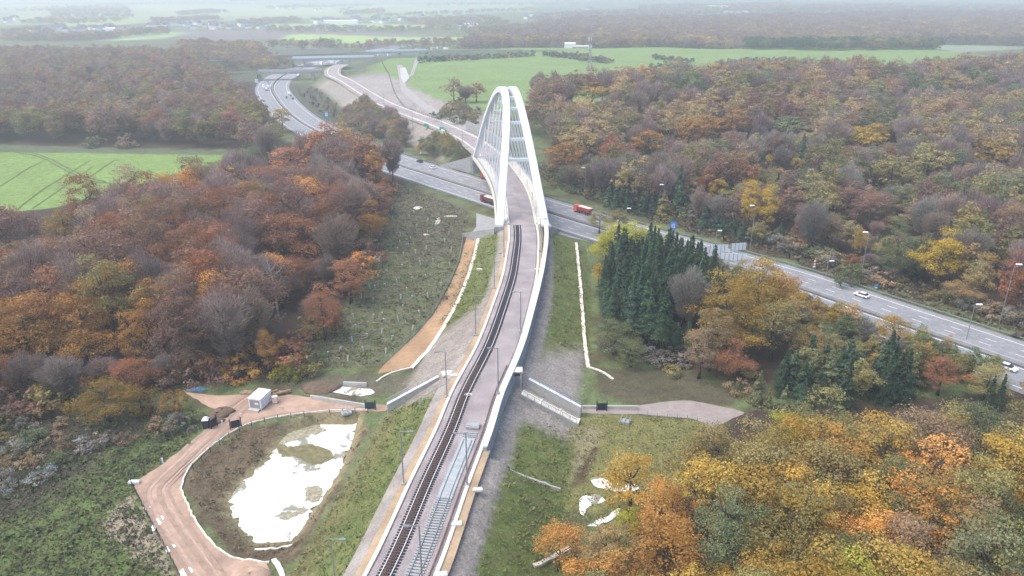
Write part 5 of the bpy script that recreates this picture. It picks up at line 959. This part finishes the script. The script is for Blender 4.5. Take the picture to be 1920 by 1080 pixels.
_a = [tuple(p) for p in offset_line(FE, 31.6) if 120 < p[1] < 252]; _b = [tuple(p) for p in offset_line(FE, 38) if 120 < p[1] < 252][::-1]
stand(_a + _b, 3.3, [('green', 4), ('grey2', 3), ('olive', 3), ('gold', 3), ('tan', 2)], (6, 9.5), 'in the thicket along the near motorway edge', 523, (.9, 1.4), None, -9, None, 40)
TREES = [t for t in TREES if t['manual'] or not (abs(960 + t['x'] * scale_at(t['x'], t['y']) - 1893) < 34 and 130 < t['y'] < 175)]
DX, DY = P(522, 592)
TREES = [t for t in TREES if t['manual'] or not (abs(t['x'] / t['y'] - DX / DY) * DY < 5.5 and DY - 42 < t['y'] < DY + 3 and t['h'] > 8.5)]
# --- keep the largest of each kind as individuals, pour the rest into one wood
ZT = Hgt(np.array([t['x'] for t in TREES]), np.array([t['y'] for t in TREES]))
for t, zt_ in zip(TREES, ZT):
    t['z'] = float(zt_); s = scale_at(t['x'], t['y'], t['z']); t['px'] = 960 + t['x'] * s; t['size'] = t['h'] * s
    zt = t['z'] + t['h'] - HC; zc = t['y'] * CT - zt * ST; t['ytop'] = 540 + F * (-t['y'] * ST - zt * CT) / zc if zc > 1 else 5000
    t['in'] = zc > 1 and -460 < t['px'] < 2380 and t['ytop'] < 1250; t['seen'] = zc > 1 and -40 - t['w'] * s * .6 < t['px'] < 1960 + t['w'] * s * .6 and t['ytop'] < 1085
TREES = [t for t in TREES if t['in']]
# a tree that stands out in the photo is not hidden by a nameless one in front of it: those stay lower
for m in [t for t in TREES if t['manual'] and (t['h'] > 10.5 or t['y'] > 260)]:
    sm_ = scale_at(m['x'], m['y'], m['z']); lim = m['ytop'] + .75 * m['h'] * sm_ * .9
    for t in TREES:
        if t['manual'] or t['y'] >= m['y'] or t['ytop'] > lim or (t['kind'] == 'spruce' and 'yellow green' in m['label']): continue
        st_ = scale_at(t['x'], t['y'], t['z'])
        if abs(t['px'] - m['px']) < .42 * m['w'] * sm_ + .38 * t['w'] * st_:
            k = 1 - (lim - t['ytop']) / (t['h'] * st_ * .9); t['h'] *= k; t['w'] *= max(.6, k ** .5); t['ytop'] = lim
            if t['h'] < 3.5: t['h'] = 0
TREES = [t for t in TREES if t['h'] > 0]
from collections import Counter
cnt = Counter(); IND, REST = [], []
for t in sorted(TREES, key=lambda t: (not t['manual'], -t['size'])):
    if t['manual'] or (t['seen'] and cnt[NM[t['kind']]] < 285): IND.append(t); cnt[NM[t['kind']]] += 1
    else: REST.append(t)
print('trees', len(TREES), 'individual', len(IND), dict(cnt), 'rest', len(REST))
for t in IND:
    k = random.randrange(NV[t['kind']]); tm, c0, c1 = PR[t['kind'], k]; g = thing(NM[t['kind']], (t['x'], t['y'], t['z']), t['label'], CATN[t['kind']], t['group'], random.uniform(0, 6.28))
    sw, sh = t['w'] / W0[t['kind']], t['h'] / H0[t['kind']]; g.scale = (sw, sw, sh)
    a = bpy.data.objects.new('trunk', tm); COL.objects.link(a); a.parent = g
    b = bpy.data.objects.new('crown', c0 if t['y'] < 290 else c1); COL.objects.link(b); b.parent = g; b.color = (*t['color'], 1)
# low-detail crowns for far masses
LOW = {}
for k in ('leafy', 'bare', 'spruce', 'shrub', 'youngspruce'):
    for i in range(4):
        r = np.random.default_rng(700 + i + 10 * len(k))
        LOW[k, i, 0] = crown_leafy(r, 5.4, 4, 20.3, 36, 190, .62) if k == 'leafy' else crown_bare(r, 5.2, 4, 20.5, 3200, 1.0) if k == 'bare' else crown_leafy(r, 2.8, -1, 4.4, 12, 60, .65) if k == 'shrub' else crown_spruce(r, 2.7, 4, 24, 20, 10, 8, .9)
        LOW[k, i, 1] = crown_leafy(r, 5.4, 2, 20.3, 26, 60, 1.1) if k in ('leafy', 'bare') else crown_leafy(r, 2.8, -1, 4.4, 7, 10, 1.6) if k == 'shrub' else crown_spruce(r, 2.7, 2, 24, 10, 6, 3, 2.0)
FOLI = FOL.copy(); FOLI.name = 'woodland_foliage'; _t = FOLI.node_tree; _oi = [n for n in _t.nodes if n.type == 'OBJECT_INFO'][0]
_at = _t.nodes.new('ShaderNodeAttribute'); _at.attribute_type = 'INSTANCER'; _at.attribute_name = 'tint'
for l in list(_t.links):
    if l.from_node == _oi: _t.links.new(_at.outputs['Color'], l.to_socket)
LOWO = {}
for key, q in LOW.items():
    me = quad_mesh('crown_shape', q[0]); set_face_attr(me, 'tone', q[1]); set_face_attr(me, 'hue', q[2]); me.materials.append(FOLI); LOWO[key] = bpy.data.objects.new('crown_shape', me)
KEYS = list(LOWO)
def mass(name, items, lod):
    """one object: tree crowns instanced on points, each with its own size, turn and colour"""
    n = len(items); me = bpy.data.meshes.new(name); me.vertices.add(n); A = {'proto': [], 'turn': [], 'grow': [], 'tint': []}; P3 = []
    for x, y, z, w_, h, kind, color in items:
        P3.append((x, y, z)); A['proto'].append(KEYS.index((kind, random.randrange(4), lod if y < 1000 else 1))); A['turn'].append((0, 0, random.uniform(0, 6.28)))
        A['grow'].append((w_ / W0[kind], w_ / W0[kind], h / H0[kind])); A['tint'].append((*color, 1))
    me.vertices.foreach_set('co', np.array(P3, np.float32).ravel())
    for k, typ, f in (('proto', 'INT', 'value'), ('turn', 'FLOAT_VECTOR', 'vector'), ('grow', 'FLOAT_VECTOR', 'vector'), ('tint', 'FLOAT_COLOR', 'color')):
        a = me.attributes.new(k, typ, 'POINT'); a.data.foreach_set(f, np.array(A[k], np.int32 if typ == 'INT' else np.float32).ravel())
    o = bpy.data.objects.new(name, me); COL.objects.link(o); o['kind'] = 'stuff'
    g = bpy.data.node_groups.new(name, 'GeometryNodeTree'); g.interface.new_socket('Geometry', in_out='INPUT', socket_type='NodeSocketGeometry'); g.interface.new_socket('Geometry', in_out='OUTPUT', socket_type='NodeSocketGeometry')
    N = g.nodes.new; gi = N('NodeGroupInput'); gout = N('NodeGroupOutput'); jn = N('GeometryNodeJoinGeometry'); g.links.new(jn.outputs[0], gout.inputs[0])
    def at(nm, typ): q = N('GeometryNodeInputNamedAttribute'); q.data_type = typ; q.inputs[0].default_value = nm; return q.outputs[0]
    pr, tu, gw = at('proto', 'INT'), at('turn', 'FLOAT_VECTOR'), at('grow', 'FLOAT_VECTOR')
    for k in sorted(set(A['proto'])):
        ob = N('GeometryNodeObjectInfo'); ob.inputs['Object'].default_value = LOWO[KEYS[k]]
        cp = N('FunctionNodeCompare'); cp.data_type = 'INT'; cp.operation = 'EQUAL'; g.links.new(pr, cp.inputs[2]); cp.inputs[3].default_value = k
        ip = N('GeometryNodeInstanceOnPoints'); g.links.new(gi.outputs[0], ip.inputs['Points']); g.links.new(cp.outputs[0], ip.inputs['Selection']); g.links.new(ob.outputs['Geometry'], ip.inputs['Instance'])
        g.links.new(tu, ip.inputs['Rotation']); g.links.new(gw, ip.inputs['Scale']); g.links.new(ip.outputs[0], jn.inputs[0])
    m = o.modifiers.new('trees', 'NODES'); m.node_group = g; return o
mass('deep_woodland', [(t['x'], t['y'], t['z'], t['w'], t['h'], t['kind'], t['color']) for t in REST], 0)
def scatter(poly, sp, pal, hr, seed, wf=(1.0, 1.5), kind='leafy', z=-9, noise_sc=120):
    r = np.random.default_rng(seed); b = np.array(poly); lo, hi = b.min(0), b.max(0)
    xs, ys = np.meshgrid(np.arange(lo[0], hi[0], sp), np.arange(lo[1], hi[1], sp)); xs = (xs + r.uniform(-.45, .45, xs.shape) * sp).ravel(); ys = (ys + r.uniform(-.45, .45, ys.shape) * sp).ravel()
    k = inpoly(poly, xs, ys); xs, ys = xs[k], ys[k]; hs = Hgt(xs, ys) if len(xs) else []; q = .5 + .4 * vnoise(xs, ys, noise_sc, seed) + r.uniform(-.25, .25, len(xs)); q = np.argsort(np.argsort(q)) / max(1, len(q)); out = []
    for x, y, z_, u in zip(xs, ys, hs, q):
        c = np.array(PAL[pal[min(int(u * len(pal)), len(pal) - 1)]]) * r.uniform(.85, 1.15); h = r.uniform(*hr); out.append((x, y, z_, h * W0[kind] / H0[kind] * r.uniform(*wf), h, kind, c))
    return out
far = []
far += scatter(PP([(860, 100), (960, 96), (1060, 100), (1200, 104), (1400, 102), (1750, 84), (2100, 92), (2100, 52), (1700, 50), (1400, 62), (1280, 66), (1050, 72), (880, 85)]), 11.5, ['grey', 'redbrown', 'grey', 'brown', 'redbrown', 'tan'], (17, 23), 601)
far += scatter(PP([(900, 70), (1050, 72), (1300, 66), (1400, 62), (1700, 50), (2100, 52), (2100, 34), (1700, 36), (1300, 42), (1200, 40), (1080, 44), (980, 56)]), 17, ['grey', 'redbrown', 'brown', 'grey'], (17, 22), 602, (1.3, 1.8))
far += scatter(PP([(1395, 110), (1560, 112), (1760, 112), (1745, 100), (1560, 96), (1400, 99)]), 8, ['darkgreen', 'green', 'darkgreen', 'brown'], (13, 17), 603)
far += scatter(PP([(340, 112), (480, 112), (545, 130), (480, 138), (420, 130)]), 10, ['tan', 'brown', 'grey', 'brown'], (12, 17), 604); far += scatter(PP([(340, 88), (480, 92), (500, 104), (480, 112), (340, 112)]), 11, ['tan', 'brown', 'redbrown', 'olive'], (13, 18), 614)
far += scatter(PP([(640, 97), (700, 92), (900, 90), (900, 84), (820, 82), (700, 84)]), 12, ['green', 'brown', 'grey', 'rust'], (7, 14), 605)
for i, (p, sp) in enumerate([([(0, 70), (200, 68), (310, 60), (320, 66), (200, 74), (0, 78)], 12), ([(40, 44), (100, 36), (240, 38), (240, 40), (60, 50)], 22), ([(90, 20), (240, 14), (250, 34), (100, 34)], 26), ([(280, 38), (400, 34), (420, 38), (290, 44)], 16), ([(500, 56), (700, 56), (860, 56), (860, 60), (500, 60)], 16), ([(440, 42), (560, 36), (570, 42), (450, 48)], 16), ([(760, 40), (900, 34), (960, 46), (860, 50), (780, 46)], 14), ([(860, 60), (1000, 52), (1060, 58), (960, 66), (880, 68)], 13), ([(640, 26), (720, 18), (720, 26), (645, 30)], 20), ([(500, 14), (700, 10), (700, 12), (500, 18)], 30), ([(0, 20), (300, 4), (600, 2), (600, 4), (300, 8), (60, 24)], 45), ([(1000, 30), (1200, 22), (1200, 28), (1000, 40)], 16), ([(1380, 12), (1480, 8), (1480, 16), (1390, 22)], 22), ([(1200, 14), (1920, 16), (1920, 24), (1700, 30), (1400, 30), (1200, 36)], 26), ([(800, 8), (1400, 4), (1400, 6), (800, 12)], 50), ([(0, 60), (100, 60), (100, 66), (0, 66)], 14), ([(500, 86), (640, 84), (640, 94), (500, 92)], 14), ([(700, 30), (1000, 18), (1000, 21), (700, 33)], 24), ([(330, 26), (400, 20), (430, 24), (340, 30)], 18)]):
    far += scatter(PP(p), sp, ['grey', 'green', 'brown', 'green', 'tan'], (8, 15), 620 + i, (1.3, 2.2))
for i, p in enumerate([[(1000, 105), (1060, 112), (1140, 118), (1150, 114), (1080, 106)], [(1215, 108), (1260, 112), (1300, 116), (1300, 114), (1230, 106)], [(1230, 128), (1290, 128), (1288, 122), (1235, 122)], [(1360, 120), (1420, 116), (1480, 114), (1480, 112), (1400, 114)], [(790, 118), (900, 112), (1000, 108), (1000, 105), (880, 108), (780, 115)]]): far += scatter(PP(p, 3), 6, ['green', 'grey', 'darkgreen'], (3, 6), 660 + i, (1, 1.6), 'shrub')
print('far', len(far)); mass('distant_woodland', far, 1)
# dead white tree in front of the left wood
x, y = P(522, 592); dt = thing('dead_tree', (x, y, hz(x, y)), 'dead white leafless tree trunk at the front of the left wood', 'tree'); r = np.random.default_rng(5); tk = MB(); bxh = 19.0
tk.tube([(0, 0, -.3), (-.1, 0, 7), (-.4, .1, 12), (-1.2, .2, 16), (-1.6, 0, 19)], [.34, .28, .22, .13, .04], 8); tk.build('trunk', 'palebark', dt)
for a, z0, L, up in [(2.6, 11, 4, 4), (.4, 12, 4.5, 5), (3.3, 13, 3.5, 5), (.1, 9, 3, 2), (2.9, 8, 2.4, 2.5), (1.0, 14, 3, 4.5), (4.2, 13, 3, 5)]:
    e = (math.cos(a) * L, math.sin(a) * L, z0 + up); m_ = (e[0] * .45, e[1] * .45, z0 + up * .35); MB().tube([(-.3, 0, z0), m_, e], [.10, .065, .02], 6).tube([m_, (m_[0] + .6, m_[1] + .5, m_[2] + 2.6)], [.07, .02], 5).build('branch', 'palebark', dt)

#@@UNDERGROWTH
# ------------------------------------------------------------ ground vegetation nobody could count
def tufts(name, poly, dens, pal, hs, seed, n_per=5, clump=.6, mask=None, flat=.3):
    r = np.random.default_rng(seed); b = np.array(poly); lo, hi = b.min(0), b.max(0); n = int(dens * (hi[0] - lo[0]) * (hi[1] - lo[1])); xs = r.uniform(lo[0], hi[0], n); ys = r.uniform(lo[1], hi[1], n); k = inpoly(poly, xs, ys)
    dn, sn, fn = seg_dist(CL[::4].tolist(), xs, ys)
    if mask is not None: k &= mask(xs, ys, dn, sn, fn)
    else: k &= dn > 9
    k &= sdpoly(POND, xs, ys) > .6; k &= sdpoly(PP(DIRT), xs, ys) > .4
    xs, ys = xs[k], ys[k]; zs = Hgt(xs, ys); cn = vnoise(xs, ys, 7, seed) + vnoise(xs, ys, 2.5, seed + 1) * .7; q = np.clip(.5 + .4 * cn + r.uniform(-.25, .25, len(xs)), 0, .999)
    cols = np.array(pal)[(q * len(pal)).astype(int)]; hh = r.uniform(*hs, len(xs)) * np.clip(.7 + .5 * cn, .35, 1.6)
    V = []; C_ = []
    for j in range(n_per):
        p = np.stack([xs + r.normal(0, clump, len(xs)), ys + r.normal(0, clump, len(xs)), zs + hh * r.uniform(.25, .9, len(xs))], 1); nr = unit(np.stack([r.normal(0, .7, len(xs)), r.normal(0, .7, len(xs)), np.full(len(xs), .9)], 1))
        V.append(leaf_quads(p, nr, hh * 1.1 + .15, r)); C_.append(cols * .84 * r.uniform(.75, 1.25, (len(xs), 1)))
    me = quad_mesh(name, np.concatenate(V)); cc = np.concatenate(C_); set_face_attr(me, 'col', np.c_[cc, np.ones(len(cc))], 'FLOAT_COLOR'); me.materials.append(FOLC); o = bpy.data.objects.new(name, me); COL.objects.link(o); o['kind'] = 'stuff'
G1, G2, G3, B1, B2 = (.12, .175, .055), (.155, .195, .07), (.09, .12, .055), (.13, .10, .065), (.10, .075, .06)
tufts('undergrowth', PP([(-60, 790), (140, 772), (360, 765), (385, 800), (330, 850), (245, 903), (330, 1090), (-100, 1130), (-200, 900)]), 1.6, [B2, (.085, .08, .06), B1, (.085, .09, .055), (.10, .115, .055), (.11, .14, .055)], (.2, .55), 801, 6)
tufts('undergrowth', PP([(770, 350), (880, 400), (870, 450), (840, 560), (760, 640), (700, 690), (560, 690), (640, 590), (700, 490), (725, 440), (745, 350)]), 1.0, [B1, G3, (.14, .145, .08), (.11, .115, .065), G2, (.21, .19, .125), (.17, .16, .10)], (.2, .6), 802, 5)
tufts('grass', PP([(1020, 800), (1130, 780), (1330, 785), (1330, 830), (1270, 920), (1180, 1000), (1040, 1080), (960, 1080), (980, 920)]), 1.3, [G3, (.17, .18, .07), (.20, .195, .08), (.22, .2, .1)], (.12, .35), 803, 4)
slope_l = lambda x, y, d, s, f: (s < 0) & (d > 8.8) & (d < 20.5) & ((f < 137 - (d - 14) * -.3) | ((f > 182) & (f < 250)))
slope_r = lambda x, y, d, s, f: (s > 0) & (d > 10.2) & (d < 21) & ((f < 133) | ((f > 172) & (f < 250)))
allp = [(-60, 60), (-60, 252), (40, 252), (40, 60)]
tufts('grass', allp, 1.7, [G3, G1, G2, (.2, .2, .08)], (.15, .45), 804, 4, .5, slope_l); tufts('grass', allp, 1.5, [(.10, .125, .05), (.13, .165, .055), (.15, .18, .06), (.18, .19, .075)], (.15, .42), 805, 4, .5, slope_r)
bank = lambda x, y, d, s, f: (sdpoly(BASIN, x, y) < -.3) & (sdpoly(POND, x, y) > 1.5)
tufts('dry_weeds', BASIN, 1.4, [(.12, .09, .06), (.16, .125, .08), (.2, .16, .1), (.1, .085, .055)], (.12, .4), 806, 4, .5, bank)
tufts('undergrowth', PP([(1000, 320), (1160, 395), (1480, 490), (1920, 635), (1920, 600), (1480, 455), (1160, 370), (1040, 320)]), .5, [G3, B1, (.15, .15, .08), B2], (.4, 1.2), 807, 5, 1.0)

# brash and cut branches lying in the clearing
r = np.random.default_rng(77); cpoly = PP([(770, 352), (870, 400), (860, 450), (835, 560), (755, 640), (690, 685), (600, 680), (660, 590), (715, 490), (735, 440), (752, 360)]); bm_ = MB(); bb_ = np.array(cpoly)
for k in range(800):
    x, y = r.uniform(bb_[:, 0].min(), bb_[:, 0].max()), r.uniform(bb_[:, 1].min(), bb_[:, 1].max())
    if not inpoly(cpoly, np.array([x]), np.array([y]))[0] or (r.uniform() > .35 + .65 * (float(vnoise(np.array(x), np.array(y), 9, 3)) > .1)): continue
    a = r.normal(0, .5) + (1.57 if r.uniform() < .25 else 0); L = r.uniform(.4, 2.0); z = -8.95; bm_.tube([(x - math.cos(a) * L, y - math.sin(a) * L, z), (x + r.normal(0, .15), y + r.normal(0, .15), z + .25), (x + math.cos(a) * L, y + math.sin(a) * L, z + r.uniform(0, .2))], [r.uniform(.05, .11)] * 3, 4, False)
tag(bm_.build('brushwood', mat('dry_branches', (.27, .255, .20), .9, .3, .6)), kind='stuff')
for px, py, a, b, h, lb in [(820, 415, 1.0, 7, .3, 'pale rutted streak of chalky ground in the rough clearing'), (783, 390, 2.0, 2.2, .6, 'pale heap of debris near the top of the clearing'), (795, 440, 2.2, .8, .4, 'pale timber offcuts in the middle of the clearing'), (845, 405, 3.0, .8, .4, 'pale cut trunk lying at the right of the clearing')]:
    heap(px, py, a, b, h, 'stone', lb, 'debris', 'debris_heap')

#@@HAZE
hb = MB().box((0, 4250, 38), (15000, 9500, 108)).build('haze', bpy.data.materials.new('haze_air')); hm = hb.data.materials[0]; hm.use_nodes = True; ht = hm.node_tree
ht.nodes.remove(ht.nodes['Principled BSDF']); pv = ht.nodes.new('ShaderNodeVolumePrincipled'); pv.inputs['Color'].default_value = (.89, .95, 1, 1); pv.inputs['Density'].default_value = HAZE; pv.inputs['Anisotropy'].default_value = .3
ht.links.new(pv.outputs[0], ht.nodes['Material Output'].inputs['Volume']); hb['kind'] = 'stuff'
